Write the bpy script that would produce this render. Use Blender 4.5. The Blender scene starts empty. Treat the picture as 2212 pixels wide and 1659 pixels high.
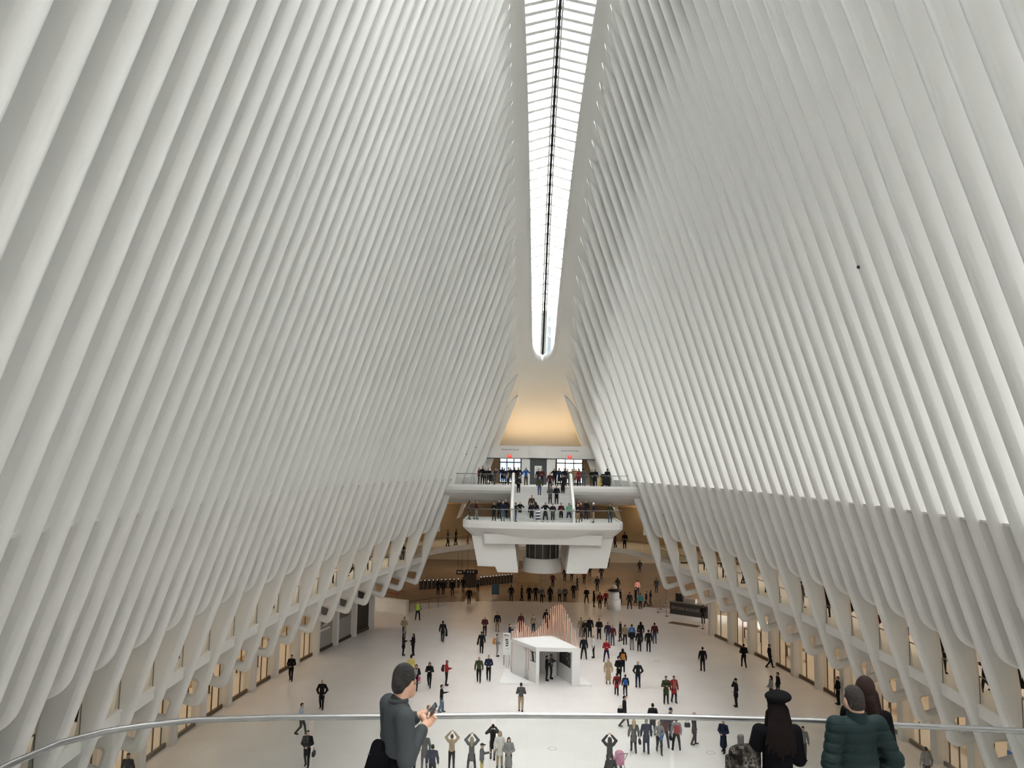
import bpy, bmesh, math, random
import numpy as np
from mathutils import Vector, Matrix
from mathutils.geometry import tessellate_polygon
random.seed(7)
scene = bpy.context.scene
COL = scene.collection
PI = math.pi
def lerp(a, b, t): return a + (b - a) * t

# ------------------------------------------------------------------ materials
MATS = {}
def mat(name, col, rough=.6, metal=0., spec=.5, emit=None, estr=0., bump=0., bscale=8., vary=0., vscale=3.):
    if name in MATS: return MATS[name]
    m = bpy.data.materials.new(name); m.use_nodes = True
    nt = m.node_tree; b = nt.nodes['Principled BSDF']
    c = (*col, 1) if len(col) == 3 else col
    b.inputs['Base Color'].default_value = c
    b.inputs['Roughness'].default_value = rough
    b.inputs['Metallic'].default_value = metal
    b.inputs['Specular IOR Level'].default_value = spec
    if emit:
        b.inputs['Emission Color'].default_value = (*emit, 1)
        b.inputs['Emission Strength'].default_value = estr
    if vary or bump:
        tc = nt.nodes.new('ShaderNodeTexCoord')
        nz = nt.nodes.new('ShaderNodeTexNoise'); nz.inputs['Scale'].default_value = vscale if vary else bscale
        nz.inputs['Detail'].default_value = 5
        nt.links.new(tc.outputs['Object'], nz.inputs['Vector'])
        if vary:
            mx = nt.nodes.new('ShaderNodeMixRGB'); mx.blend_type = 'MULTIPLY'
            mx.inputs[1].default_value = c
            rp = nt.nodes.new('ShaderNodeMapRange')
            rp.inputs['To Min'].default_value = 1 - vary; rp.inputs['To Max'].default_value = 1 + vary
            nt.links.new(nz.outputs['Fac'], rp.inputs['Value'])
            cb = nt.nodes.new('ShaderNodeCombineColor')
            for k in range(3): nt.links.new(rp.outputs[0], cb.inputs[k])
            mx.inputs[0].default_value = 1
            nt.links.new(cb.outputs[0], mx.inputs[2]); nt.links.new(mx.outputs[0], b.inputs['Base Color'])
        if bump:
            bp = nt.nodes.new('ShaderNodeBump'); bp.inputs['Strength'].default_value = bump
            bp.inputs['Distance'].default_value = .02
            nt.links.new(nz.outputs['Fac'], bp.inputs['Height']); nt.links.new(bp.outputs[0], b.inputs['Normal'])
    MATS[name] = m
    return m
def glass(name, tint=(.96, .98, .97), refl=.08, rough=.02):
    if name in MATS: return MATS[name]
    m = bpy.data.materials.new(name); m.use_nodes = True
    nt = m.node_tree; nt.nodes.clear()
    out = nt.nodes.new('ShaderNodeOutputMaterial'); mx = nt.nodes.new('ShaderNodeMixShader')
    tr = nt.nodes.new('ShaderNodeBsdfTransparent'); tr.inputs[0].default_value = (*tint, 1)
    gl = nt.nodes.new('ShaderNodeBsdfGlossy'); gl.inputs['Roughness'].default_value = rough
    mx.inputs[0].default_value = refl
    nt.links.new(tr.outputs[0], mx.inputs[1]); nt.links.new(gl.outputs[0], mx.inputs[2]); nt.links.new(mx.outputs[0], out.inputs[0])
    MATS[name] = m
    return m
def tiles(name, c1, c2, mortar, sx, sy, rough, gap=.006, spec=.5):
    m = bpy.data.materials.new(name); m.use_nodes = True
    nt = m.node_tree; b = nt.nodes['Principled BSDF']
    tc = nt.nodes.new('ShaderNodeTexCoord')
    br = nt.nodes.new('ShaderNodeTexBrick'); br.inputs['Scale'].default_value = 1
    br.inputs['Brick Width'].default_value = sy; br.inputs['Row Height'].default_value = sx
    br.inputs['Mortar Size'].default_value = gap; br.inputs['Mortar Smooth'].default_value = .1
    br.inputs['Color1'].default_value = (*c1, 1); br.inputs['Color2'].default_value = (*c2, 1); br.inputs['Mortar'].default_value = (*mortar, 1)
    mp = nt.nodes.new('ShaderNodeMapping'); mp.inputs['Rotation'].default_value = (0, 0, PI / 2)
    nz = nt.nodes.new('ShaderNodeTexNoise'); nz.inputs['Scale'].default_value = .45; nz.inputs['Detail'].default_value = 6
    mx = nt.nodes.new('ShaderNodeMixRGB'); mx.blend_type = 'MULTIPLY'; mx.inputs[0].default_value = 1
    rp = nt.nodes.new('ShaderNodeValToRGB')
    rp.color_ramp.elements[0].position = .35; rp.color_ramp.elements[0].color = (.955, .95, .945, 1)
    rp.color_ramp.elements[1].position = .65; rp.color_ramp.elements[1].color = (1, 1, 1, 1)
    L = nt.links.new
    L(tc.outputs['Object'], mp.inputs[0]); L(mp.outputs[0], br.inputs['Vector']); L(tc.outputs['Object'], nz.inputs['Vector'])
    L(nz.outputs['Fac'], rp.inputs[0]); L(br.outputs['Color'], mx.inputs[1]); L(rp.outputs[0], mx.inputs[2]); L(mx.outputs[0], b.inputs['Base Color'])
    b.inputs['Roughness'].default_value = rough; b.inputs['Specular IOR Level'].default_value = spec
    MATS[name] = m
    return m

WHITE = mat('white_painted_steel', (.80, .80, .775), .55, spec=.3, vary=.02, vscale=1.2)
PLASTER = mat('white_plaster', (.80, .79, .765), .7, spec=.2)
MARBLE = tiles('white_marble_floor', (.85, .81, .79), (.825, .785, .765), (.73, .70, .68), 1.2, 2.4, .28)
DECKM = tiles('white_marble_deck', (.78, .77, .75), (.74, .73, .71), (.6, .59, .57), .8, 1.6, .3)
SHADEFL = tiles('painted_shade_floor', (.36, .26, .17), (.33, .24, .155), (.26, .19, .12), 1.2, 2.4, .22)  # tan paints the shade under the low ceiling onto white marble
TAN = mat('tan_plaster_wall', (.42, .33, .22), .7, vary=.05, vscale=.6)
CREAM = mat('cream_shop_wall', (.72, .60, .44), .7)
STEEL = mat('brushed_steel', (.22, .218, .215), .38, metal=1.)
DARK = mat('black_metal', (.012, .012, .013), .45)
BLACK = mat('ridge_black', (.008, .008, .008), .7)
BRASS = mat('dark_bronze', (.10, .075, .05), .4, metal=.6)
GLASS = glass('clear_glass')
def dimmed_glass(name, lo, hi, z0=13.5, z1=30.):
    """slot glazing with an added tint, denser with height, that holds back light"""
    m = glass(name, (hi, hi, hi), .04, .2); nt = m.node_tree; tr = [n for n in nt.nodes if n.type == 'BSDF_TRANSPARENT'][0]
    tc = nt.nodes.new('ShaderNodeTexCoord'); sp = nt.nodes.new('ShaderNodeSeparateXYZ'); mr = nt.nodes.new('ShaderNodeMapRange'); mr.interpolation_type = 'SMOOTHSTEP'
    mr.inputs['From Min'].default_value = z0; mr.inputs['From Max'].default_value = z1; mr.inputs['To Min'].default_value = lo; mr.inputs['To Max'].default_value = hi
    cb = nt.nodes.new('ShaderNodeCombineColor'); nt.links.new(tc.outputs['Object'], sp.inputs[0]); nt.links.new(sp.outputs[2], mr.inputs[0])
    for k in range(3): nt.links.new(mr.outputs[0], cb.inputs[k])
    nt.links.new(cb.outputs[0], tr.inputs[0]); return m
DIMGL = dimmed_glass('dimmed_glass_left', .20, .09, 13.5, 26); DIMGR = dimmed_glass('dimmed_glass_right', .40, .16)  # added dimming, stronger on the left, sets the slot light on the ribs
RAILGLASS = glass('railing_glass', (.88, .91, .90), .035)
SHOPGLASS = glass('shop_glass', (.88, .90, .86), .06)
COPPER = mat('copper_rod', (.78, .42, .30), .35, metal=.55)
LAMPW = mat('warm_lamp_glow', (1, .8, .55), .5, emit=(1, .72, .42), estr=6.)
LAMPN = mat('white_lamp_glow', (1, 1, 1), .5, emit=(1, .95, .88), estr=1.5)

# ------------------------------------------------------------------ mesh helpers
class MB:
    def __init__(s): s.v = []; s.f = []; s.sm = []; s.mi = []
    def add(s, vs, fs, smooth=False, mi=0):
        o = len(s.v); s.v += [tuple(p) for p in vs]
        for f in fs: s.f.append([o + k for k in f]); s.sm.append(smooth); s.mi.append(mi)
        return s
    def box(s, x0, x1, y0, y1, z0, z1, mi=0):
        v = [(x0, y0, z0), (x1, y0, z0), (x1, y1, z0), (x0, y1, z0), (x0, y0, z1), (x1, y0, z1), (x1, y1, z1), (x0, y1, z1)]
        return s.add(v, [(0, 3, 2, 1), (4, 5, 6, 7), (0, 1, 5, 4), (1, 2, 6, 5), (2, 3, 7, 6), (3, 0, 4, 7)], mi=mi)
    def beam(s, a, b, w, h, up=(0, 0, 1), mi=0):
        a = Vector(a); b = Vector(b); d = (b - a).normalized(); r = d.cross(Vector(up)).normalized(); u = r.cross(d)
        v = []
        for p in (a, b):
            for sx, sz in ((-1, -1), (1, -1), (1, 1), (-1, 1)): v.append(p + r * (sx * w / 2) + u * (sz * h / 2))
        return s.add(v, [(0, 1, 2, 3), (7, 6, 5, 4), (0, 4, 5, 1), (1, 5, 6, 2), (2, 6, 7, 3), (3, 7, 4, 0)], mi=mi)
    def tube(s, pts, r, n=10, mi=0, closed=False):
        pts = [Vector(p) for p in pts]; rings = []
        N = len(pts)
        for k, p in enumerate(pts):
            d = (pts[min(k + 1, N - 1)] - pts[max(k - 1, 0)]).normalized()
            a = Vector((0, 0, 1)) if abs(d.z) < .9 else Vector((1, 0, 0))
            u = d.cross(a).normalized(); w = d.cross(u)
            rr = r[k] if hasattr(r, '__len__') else r
            rings.append([p + (u * math.cos(2 * PI * j / n) + w * math.sin(2 * PI * j / n)) * rr for j in range(n)])
        v = [q for g in rings for q in g]; f = []
        for k in range(N - 1):
            for j in range(n): f.append((k * n + j, k * n + (j + 1) % n, (k + 1) * n + (j + 1) % n, (k + 1) * n + j))
        s.add(v, f, True, mi)
        o = len(s.v) - len(v)
        s.f += [[o + j for j in range(n)][::-1], [o + (N - 1) * n + j for j in range(n)]]; s.sm += [False, False]; s.mi += [mi, mi]
        return s
    def lathe(s, prof, n=20, c=(0, 0, 0), mi=0, a0=0, a1=2 * PI, smooth=True):
        full = abs(a1 - a0 - 2 * PI) < 1e-6; m = n if full else n + 1
        v = []
        for r, z in prof:
            for j in range(m):
                t = a0 + (a1 - a0) * j / n; v.append((c[0] + r * math.cos(t), c[1] + r * math.sin(t), c[2] + z))
        f = []
        for k in range(len(prof) - 1):
            for j in range(n): f.append((k * m + j, k * m + (j + 1) % m, (k + 1) * m + (j + 1) % m, (k + 1) * m + j))
        return s.add(v, f, smooth, mi)
    def prism(s, poly, z0, z1, mi=0):
        n = len(poly)
        v = [(x, y, z0) for x, y in poly] + [(x, y, z1) for x, y in poly]
        return s.add(v, [tuple(range(n))[::-1], tuple(range(n, 2 * n))] + [(k, (k + 1) % n, n + (k + 1) % n, n + k) for k in range(n)], mi=mi)
    def prismy(s, poly, y0, y1, mi=0):
        n = len(poly)
        v = [(x, y0, z) for x, z in poly] + [(x, y1, z) for x, z in poly]
        return s.add(v, [tuple(range(n)), tuple(range(n, 2 * n))[::-1]] + [(k, n + k, n + (k + 1) % n, (k + 1) % n) for k in range(n)], mi=mi)
    def grid(s, rows, smooth=True, mi=0, flip=False):
        m = len(rows[0]); v = [p for r in rows for p in r]; f = []
        for a in range(len(rows) - 1):
            for b in range(m - 1):
                q = (a * m + b, a * m + b + 1, (a + 1) * m + b + 1, (a + 1) * m + b)
                f.append(q[::-1] if flip else q)
        return s.add(v, f, smooth, mi)
    def mesh(s, name):
        me = bpy.data.meshes.new(name); me.from_pydata(s.v, [], s.f)
        me.polygons.foreach_set('use_smooth', s.sm); me.polygons.foreach_set('material_index', s.mi)
        me.update(); return me
    def build(s, name, m, parent=None, loc=None):
        o = bpy.data.objects.new(name, s.mesh(name)); COL.objects.link(o)
        for x in (m if isinstance(m, (list, tuple)) else [m]): o.data.materials.append(x)
        if parent is not None: o.parent = parent
        if loc: o.location = loc
        return o
def empty(name, loc=(0, 0, 0), rz=0):
    o = bpy.data.objects.new(name, None); COL.objects.link(o); o.location = loc; o.rotation_euler = (0, 0, rz)
    o.empty_display_size = .2
    return o
def tag(o, label, cat, group=None, kind=None):
    if label: o['label'] = label
    if cat: o['category'] = cat
    if group: o['group'] = group
    if kind: o['kind'] = kind
    return o
def struct(o, label=None, cat=None):
    o['kind'] = 'structure'
    if label: o['label'] = label
    if cat: o['category'] = cat
    return o
ORD = ['first', 'second', 'third', 'fourth', 'fifth', 'sixth', 'seventh', 'eighth', 'ninth', 'tenth', 'eleventh', 'twelfth', 'thirteenth', 'fourteenth', 'fifteenth', 'sixteenth', 'seventeenth', 'eighteenth', 'nineteenth', 'twentieth']
def ordn(k):
    if k < 20: return ORD[k]
    return ['twenty', 'thirty', 'forty', 'fifty'][(k + 1) // 10 - 2] + '-' + ORD[(k + 1) % 10 - 1] if (k + 1) % 10 else ['twentieth', 'thirtieth', 'fortieth', 'fiftieth'][(k + 1) // 10 - 2]
def fillet(pts, rad, n=5):
    """round the corners of a closed polygon; rad = radius per corner"""
    out = []; N = len(pts)
    for k in range(N):
        p = Vector(pts[k]); a = Vector(pts[k - 1]); b = Vector(pts[(k + 1) % N]); r = rad[k] if hasattr(rad, '__len__') else rad
        if r <= 0: out.append(tuple(p)); continue
        u = (a - p).normalized(); w = (b - p).normalized(); ang = math.acos(max(-1, min(1, u.dot(w))))
        d = min(r / math.tan(ang / 2), (a - p).length * .48, (b - p).length * .48); r2 = d * math.tan(ang / 2)
        c = p + (u + w).normalized() * (r2 / math.sin(ang / 2))
        s, e = p + u * d, p + w * d; a0 = math.atan2(s.y - c.y, s.x - c.x); a1 = math.atan2(e.y - c.y, e.x - c.x)
        da = (a1 - a0 + PI) % (2 * PI) - PI
        for j in range(n + 1): out.append((c.x + r2 * math.cos(a0 + da * j / n), c.y + r2 * math.sin(a0 + da * j / n)))
    return out
def area(p): return sum(p[k - 1][0] * p[k][1] - p[k][0] * p[k - 1][1] for k in range(len(p))) / 2
def inset(p, d, lim=4.):
    """offset a CCW polygon inwards by d (negative grows)"""
    out = []; N = len(p)
    for k in range(N):
        a = Vector(p[k - 1]); b = Vector(p[k]); c = Vector(p[(k + 1) % N])
        e1 = (b - a).normalized(); e2 = (c - b).normalized()
        n1 = Vector((-e1.y, e1.x)); n2 = Vector((-e2.y, e2.x)); m = (n1 + n2)
        if m.length < 1e-6: m = n1.copy()
        m.normalize(); q = max(1 / lim, m.dot(n1)); out.append(tuple(b + m * (d / q)))
    return out
def plate(mb, outer, holes, y, t, bev, side=1, nb=3):
    """a plate in the XZ plane at y, thickness t, with rounded edges"""
    loops = []
    for L, isout in [(outer, True)] + [(h, False) for h in holes]:
        if area(L) < 0: L = L[::-1]
        loops.append((L, isout))
    prof = [(bev * (1 - math.sin(PI / 2 * k / nb)), -t / 2 + bev * (1 - math.cos(PI / 2 * k / nb))) for k in range(nb + 1)]
    prof = prof + [(d, -yy) for d, yy in prof[::-1]]
    caps = [[], []]
    for L, isout in loops:
        n = len(L); v = []
        for d, yy in prof:
            for (x, z) in inset(L, d if isout else -d): v.append((x * side, y + yy, z))
        f = []
        for k in range(len(prof) - 1):
            for j in range(n):
                q = (k * n + j, k * n + (j + 1) % n, (k + 1) * n + (j + 1) % n, (k + 1) * n + j)
                f.append(q if (isout == (side > 0)) else q[::-1])
        mb.add(v, f, True)
        caps[0].append(v[:n] if isout else v[:n][::-1]); caps[1].append(v[-n:] if isout else v[-n:][::-1])
    for ci in (0, 1):
        flat = [p for L in caps[ci] for p in L]
        tri = tessellate_polygon([[Vector((p[0], p[2], 0)) for p in L] for L in caps[ci]])
        # orient
        fs = []
        for t3 in tri:
            a, b, c = (Vector(flat[k]) for k in t3); ny = (b - a).cross(c - a).y
            fs.append(t3 if (ny < 0) == (ci == 0) else t3[::-1])
        mb.add(flat, fs, False)
def area_light(name, loc, rot, sx, sy, power, col=(1, .8, .58)):
    d = bpy.data.lights.new(name, 'AREA'); d.shape = 'RECTANGLE'; d.size = sx; d.size_y = sy; d.energy = power; d.color = col
    o = bpy.data.objects.new(name, d); COL.objects.link(o); o.location = loc; o.rotation_euler = rot
    return o
def text(name, s, size, m, parent, mw, ext=.004, align='CENTER'):
    c = bpy.data.curves.new(name, 'FONT'); c.body = s; c.size = size; c.extrude = ext; c.align_x = align; c.align_y = 'CENTER'
    o = bpy.data.objects.new(name, c); COL.objects.link(o)
    bpy.context.view_layer.update()
    me = bpy.data.meshes.new_from_object(o.evaluated_get(bpy.context.evaluated_depsgraph_get()))
    bpy.data.objects.remove(o); bpy.data.curves.remove(c)
    n = bpy.data.objects.new(name, me); COL.objects.link(n); me.materials.clear(); me.materials.append(m); n.parent = parent; n.matrix_local = mw
    return n

# ------------------------------------------------------------------ camera (eye 15 m above the hall floor)
F_PX = 1650.; IW, IH = 2212, 1659
EYE = Vector((-1.45, 0, 15.)); PITCH = math.atan(170.5 / F_PX); YAW = math.atan(34 / F_PX); ROLL = math.radians(.9)
fw = Vector((-math.sin(YAW) * math.cos(PITCH), math.cos(YAW) * math.cos(PITCH), math.sin(PITCH)))
rt = Vector((math.cos(YAW), math.sin(YAW), 0)); up = rt.cross(fw)
rr = rt * math.cos(ROLL) + up * math.sin(ROLL); uu = up * math.cos(ROLL) - rt * math.sin(ROLL)
cd = bpy.data.cameras.new('camera'); cam = bpy.data.objects.new('camera', cd); COL.objects.link(cam)
cam.matrix_world = Matrix(((rr.x, uu.x, -fw.x, EYE.x), (rr.y, uu.y, -fw.y, EYE.y), (rr.z, uu.z, -fw.z, EYE.z), (0, 0, 0, 1)))
cd.sensor_fit = 'HORIZONTAL'; cd.sensor_width = 36; cd.lens = F_PX / IW * 36; cd.clip_start = .1; cd.clip_end = 2000
scene.camera = cam
def ray(px, py): return fw + rr * ((px - IW / 2) / F_PX) - uu * ((py - IH / 2) / F_PX)
def atz(px, py, z): d = ray(px, py); return EYE + d * ((z - EYE.z) / d.z)
def aty(px, py, y): d = ray(px, py); return EYE + d * (y / d.y)

# ------------------------------------------------------------------ the hall's curves
YC = 36.5
def Yi(i): return 72.23 - 3.6765 * i + .0365 * i * i if i < 12 else 33.37 - 2.8 * (i - 12) + .0105 * (i - 12) ** 2
def wh(Y): return 16.33 - .00385 * (Y - YC) ** 2
def wc(Y): return 20.2 - .0042 * (Y - YC) ** 2
def ztip(Y): return 44.4 - .012 * (Y - YC) ** 2
def xtip(side, Y): return 3.45 - .00057 * (Y - YC) ** 2 if side > 0 else 2.9 - .00024 * (Y - YC) ** 2
ZH = 3.55
def nose(side, Y, z):
    t = (ztip(Y) - z) / (ztip(Y) - ZH); return lerp(xtip(side, Y), wh(Y), t)
Z_DECK, Z_MID, Z_UP, Z_NEAR = 6.1, 9.95, 12.85, 11.45
SN = {1: 'right', -1: 'left'}
SKY = 7.0; EXPO = 0.40; GLOW = 3.2
# ------------------------------------------------------------------ ribs
NLAST = 23.0                                   # leg index of the rib nearest the camera
rib_idx = [-2 + .5 * k for k in range(int((NLAST + 2) * 2) + 1)]
def rib(side, r):
    Y = Yi(r); zt = ztip(Y); N = lambda z: nose(side, Y, z)
    sp = abs(Yi(r + .25) - Yi(r - .25)); t = sp * .345; bev = t * .34
    zb = zt - 7
    tip = (N(zt + .1), zt + .1); back_top = (N(zt - 1.2) + 1.0, zt - 1.2)
    mb = MB(); holes = []
    if r < 0:
        z0 = Z_UP - .6; out = [tip, (N(z0), z0), (N(z0) + 1.9, z0), (N(zb) + 1.9, zb), back_top]; rad = [0, 0, 0, .3, .3]
    elif r == int(r):
        xh = N(ZH); sl = .30
        xo = xh + 3.95; at = lambda x: ZH + .44 + (x - xh) * sl
        out = [tip, (xh, ZH), (xo, ZH + sl * 3.95), (xo, 5.75), (N(5.75) + .62, 5.75), (N(8.5) + 1.15, 8.5), (N(9.2) + 1.9, 9.2), (N(zb) + 1.9, zb), back_top]
        rad = [0, .36, 0, 0, .1, .4, .4, .3, .3]
        xi = N(4.75) + .50
        hole = [(xi, 4.78), (xi + .20, at(xi + .20) + .02), (xh + 2.55, at(xh + 2.55)), (xh + 2.55, 4.95), ]
        holes = [fillet(hole, [.10, .16, .1, .12], 4)]
    else:
        z0 = 8.47; x0 = N(z0) + .02
        out = [tip, (x0, z0), (N(z0) + 2.3, z0), (N(10.2) + 2.0, 10.2), (N(zb) + 1.9, zb), back_top]; rad = [0, .95, .2, .3, .3, .3]
    plate(mb, fillet(out, rad, 8), holes, 0, t, bev, side)
    o = mb.build('rib', WHITE, loc=(0, Y, 0))
    far = 'far balcony'
    S = SN[side]
    if r < 0: lab = f'short {S} wall rib standing on the upper balcony, {ordn(int(round(-2 * r)) - 1)} behind the last leg'
    elif r == int(r): lab = f'{S} wall rib ending in a hooked leg, {ordn(int(r))} such leg from the {far}'
    else: lab = f'{S} wall rib with rounded foot between {ordn(int(r))} and {ordn(int(r)+1)} legs from the {far}'
    tag(o, lab, 'rib', f'ribs of the {S} wall', 'structure')
    return o
for side in (-1, 1):
    for r in rib_idx: rib(side, r)

# ------------------------------------------------------------------ ceiling shell with the skylight slot
def xsky(side, Y):
    b = 1.03 + (76 - max(Y, YC)) * .0303 if side < 0 else 1.13 + (76 - max(Y, YC)) * .047
    if Y > 75.2: b *= math.sqrt(max(0, 1 - ((Y - 75.2) / 1.5) ** 2))
    return b
Y0 = -8.
ys = [Y0 + k for k in range(83)] + [75.2 + 1.5 * math.sin(PI / 2 * k / 10) for k in range(1, 11)] + [77 + .7 * k for k in range(0, 5)] + [80.5, 81.5, 82.6, 83.6, 84.6]
mb = MB()
def ridge(Y): return (xsky(1, Y) - xsky(-1, Y)) / 2
def zsk(Y): return ztip(Y) + .28
for side in (-1, 1):
    rows = []
    for Y in ys:
        zt = ztip(Y); xt = xtip(side, Y); n = lambda z: nose(side, Y, z)
        if Y > 79.73:
            u = (Y - 79.73) / 4.27; zt = 22.05 - 5.3 * u; xt = lerp(2.43, 4.45, u); n = lambda z: xt + (zt - z) * .35
        xs = xsky(side, Y) if Y < 76.7 else 0.0
        zm = zt + .28
        P = []
        if xs > 0: P += [(xs, zm + .5), (xs, zm)]
        else: P += [(0, zm), (0, zm)]
        for k in (1, 2, 3): P.append((lerp(xs, xt, k / 3), lerp(zm, zt, (k / 3) ** 2)))
        for s_, d in ((.35, .10), (.9, .34), (1.8, .66), (3.2, 1.0), (5.2, 1.28), (7.0, 1.42), (7.2, 1.8)):
            P.append((n(zt - s_) + d, zt - s_))
        rows.append([(x * side, Y, z) for x, z in P])
    mb.grid(rows, flip=side > 0)
co = mb.build('ceiling', WHITE)
bm = bmesh.new(); bm.from_mesh(co.data); bmesh.ops.remove_doubles(bm, verts=bm.verts, dist=.0005); bm.to_mesh(co.data); bm.free()
struct(co, 'smooth white ceiling shell along both sides of the long roof light', 'ceiling')

# skylight
sk = empty('window_1', (0, 40, 42)); struct(sk, 'long narrow pitched roof light with white bars along the ridge', 'skylight')
inv = Matrix.Translation((0, -40, -42))
def sub(mb, name, m, parent, mw=None):
    o = mb.build(name, m); o.parent = parent; o.matrix_parent_inverse = parent.matrix_world.inverted() if parent.type != 'EMPTY' else Matrix.Translation(parent.location).inverted(); return o
def rid(Y): return Vector((ridge(Y), Y, zsk(Y) + .95))
def edge(side, Y): return Vector((xsky(side, Y) * side, Y, zsk(Y) + .42))
skb = 0
bars = [Yi(-1 + .25 * k) for k in range(0, 76)]
for Y in bars:
    if Y > 75.6: continue
    b = MB()
    for s in (-1, 1): b.beam(edge(s, Y), rid(Y), .36, .08)
    sub(b, 'glazing_bar', WHITE, sk)
ysg = [y for y in ys if 0 <= y <= 76.65]
b = MB(); b.grid([[edge(-1, Y) + Vector((0, 0, .2)), rid(Y) + Vector((0, 0, .2)), edge(1, Y) + Vector((0, 0, .2))] for Y in ysg], smooth=False)
sub(b, 'glass', GLASS, sk)
b = MB()
for k in range(len(ysg) - 1): b.beam(rid(ysg[k]) - Vector((0, 0, .3)), rid(ysg[k + 1]) - Vector((0, 0, .3)), .20, .22)
sub(b, 'ridge_gasket', BLACK, sk)
for s in (-1, 1):
    b = MB()
    for k in range(len(ysg) - 1): b.beam(rid(ysg[k]) + Vector((s * .19, 0, -.16)), rid(ysg[k + 1]) + Vector((s * .19, 0, -.16)), .12, .34)
    sub(b, 'ridge_beam', WHITE, sk)

# ------------------------------------------------------------------ glazing between the ribs, walls below it
for side in (-1, 1):
    S = SN[side]
    yy = [y for y in ys if Y0 <= y <= 79.6]
    b = MB()
    b.grid([[((nose(side, Y, z) + 1.45) * side, Y, z) for z in (lerp(ztip(Y) - 6.9, 21, k / 3) for k in range(4))] for Y in yy if ztip(Y) > 29], flip=side > 0)
    b.grid([[((nose(side, Y, z) + 1.45) * side, Y, z) for z in (lerp(min(21, ztip(Y) - 6.9), 13.5, k / 3) for k in range(4))] for Y in yy], flip=side > 0)
    struct(b.build(f'window_{2 if side < 0 else 3}', DIMGL if side < 0 else DIMGR), f'tall glazing in the slots between the {S} ribs', 'window')
    b = MB(); rows = []
    yw = [y for y in ys if y <= 72.4] + [72.4]
    for Y in yw:
        n = lambda z: nose(side, Y, z); o5 = wc(Y) + 6.5
        P = [(n(13.44) + 1.85, 13.44), (n(13.44) + .30, 13.44), (n(13.36) + .30, 13.36), (n(13.34) + .45, 13.34), (n(10.75) + .45, 10.75), (n(10.72) + .95, 10.72), (n(8.5) + 1.0, 8.5), (o5, 8.5), (o5, 6.1)]
        rows.append([(x * side, Y, z) for x, z in P])
    b.grid(rows, smooth=False, flip=side < 0)
    struct(b.build(f'wall_{S}', PLASTER), f'white infill wall with sill line between the {S} ribs and the gallery room behind', 'wall')
    # upper end wall part behind the upper balcony
    b = MB(); rows = []
    for Y in [72.4 + .9 * k for k in range(9)]:
        n = lambda z: nose(side, Y, z)
        rows.append([(x * side, Y, z) for x, z in [(n(13.5) + 1.85, 13.5), (n(13.5) + .12, 13.5), (n(Z_UP - .3) + .12, Z_UP - .3)]])
    b.grid(rows, smooth=False, flip=side < 0)
    struct(b.build(f'wall_{S}_end', PLASTER), f'low white sill wall between the short ribs at the {S} end of the upper balcony', 'wall')
    # gallery deck slab
    b = MB(); rows = []
    for Y in yw:
        x0 = nose(side, Y, 6.1) + .34; x1 = wc(Y) + 6.5; xb = nose(side, Y, 5.7) + .40
        rows.append([(x * side, Y, z) for x, z in [(x1, 6.1), (x0 + .22, 6.1), (x0 + .2, 6.22), (x0, 6.22), (x0, 6.12), (x0 + .04, 6.12), (x0 + .05, 5.72), (xb + .3, 5.68), (x1, 5.68)]])
    b.grid(rows, smooth=False, flip=side < 0)
    struct(b.build(f'trim_{5 if side < 0 else 6}', PLASTER), f'white gallery deck running behind the legs of the {S} wall', 'gallery floor')
    # shop rear wall
    b = MB(); b.grid([[((wc(Y) + 6.4) * side, Y, z) for z in (0, 5.68)] for Y in yw], smooth=True, flip=side > 0)
    struct(b.build(f'wall_{S}_shops', CREAM), f'cream rear wall of the shops under the {S} gallery', 'wall')
    # glass railing of the gallery
    ra = empty('glass_railing', (side * 11, 50, 6.2)); tag(ra, f'glass railing with thin steel rail along the {S} gallery, one panel in each bay', 'railing', 'gallery railings')
    for i in range(0, 19):
        ya, yb = Yi(i) - .34, Yi(i + 1) + .34
        g = MB(); g.grid([[((nose(side, y, 6.2) + .46) * side, y, z) for z in (6.14, 7.22)] for y in (ya, (ya + yb) / 2, yb)], smooth=False)
        sub(g, 'glass_panel', RAILGLASS, ra)
        g = MB(); g.tube([((nose(side, y, 6.2) + .46) * side, y, 7.24) for y in (ya, yb)], .028, 6)
        for y in (ya, yb): g.box((nose(side, y, 6.2) + .45) * side - .012, (nose(side, y, 6.2) + .45) * side + .012, y - .012, y + .012, 6.14, 7.24)
        sub(g, 'rail', STEEL, ra)

# ------------------------------------------------------------------ floors
b = MB(); rows = []
ang = [PI * k / 40 for k in range(41)]
poly = [(-30, -12), (30, -12), (30, 66)] + [(26 * math.cos(a), 66 + 19.5 * math.sin(a)) for a in ang[1:-1]] + [(-30, 66)]
b.add([(x, y, 0) for x, y in poly], [tuple(range(len(poly)))])
struct(b.build('floor', MARBLE), 'white marble slab floor of the great hall', 'floor')
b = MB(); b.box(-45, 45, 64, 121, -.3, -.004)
struct(b.build('floor_concourse', SHADEFL), 'white marble concourse floor beyond the hall, its shade painted in tan', 'floor')
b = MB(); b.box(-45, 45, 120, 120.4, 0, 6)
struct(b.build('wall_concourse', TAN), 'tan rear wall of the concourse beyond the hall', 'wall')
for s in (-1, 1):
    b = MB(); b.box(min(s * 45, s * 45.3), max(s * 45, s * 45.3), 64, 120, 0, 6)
    struct(b.build(f'wall_concourse_{SN[s]}', TAN), f'tan {SN[s]} side wall of the concourse', 'wall')
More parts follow.
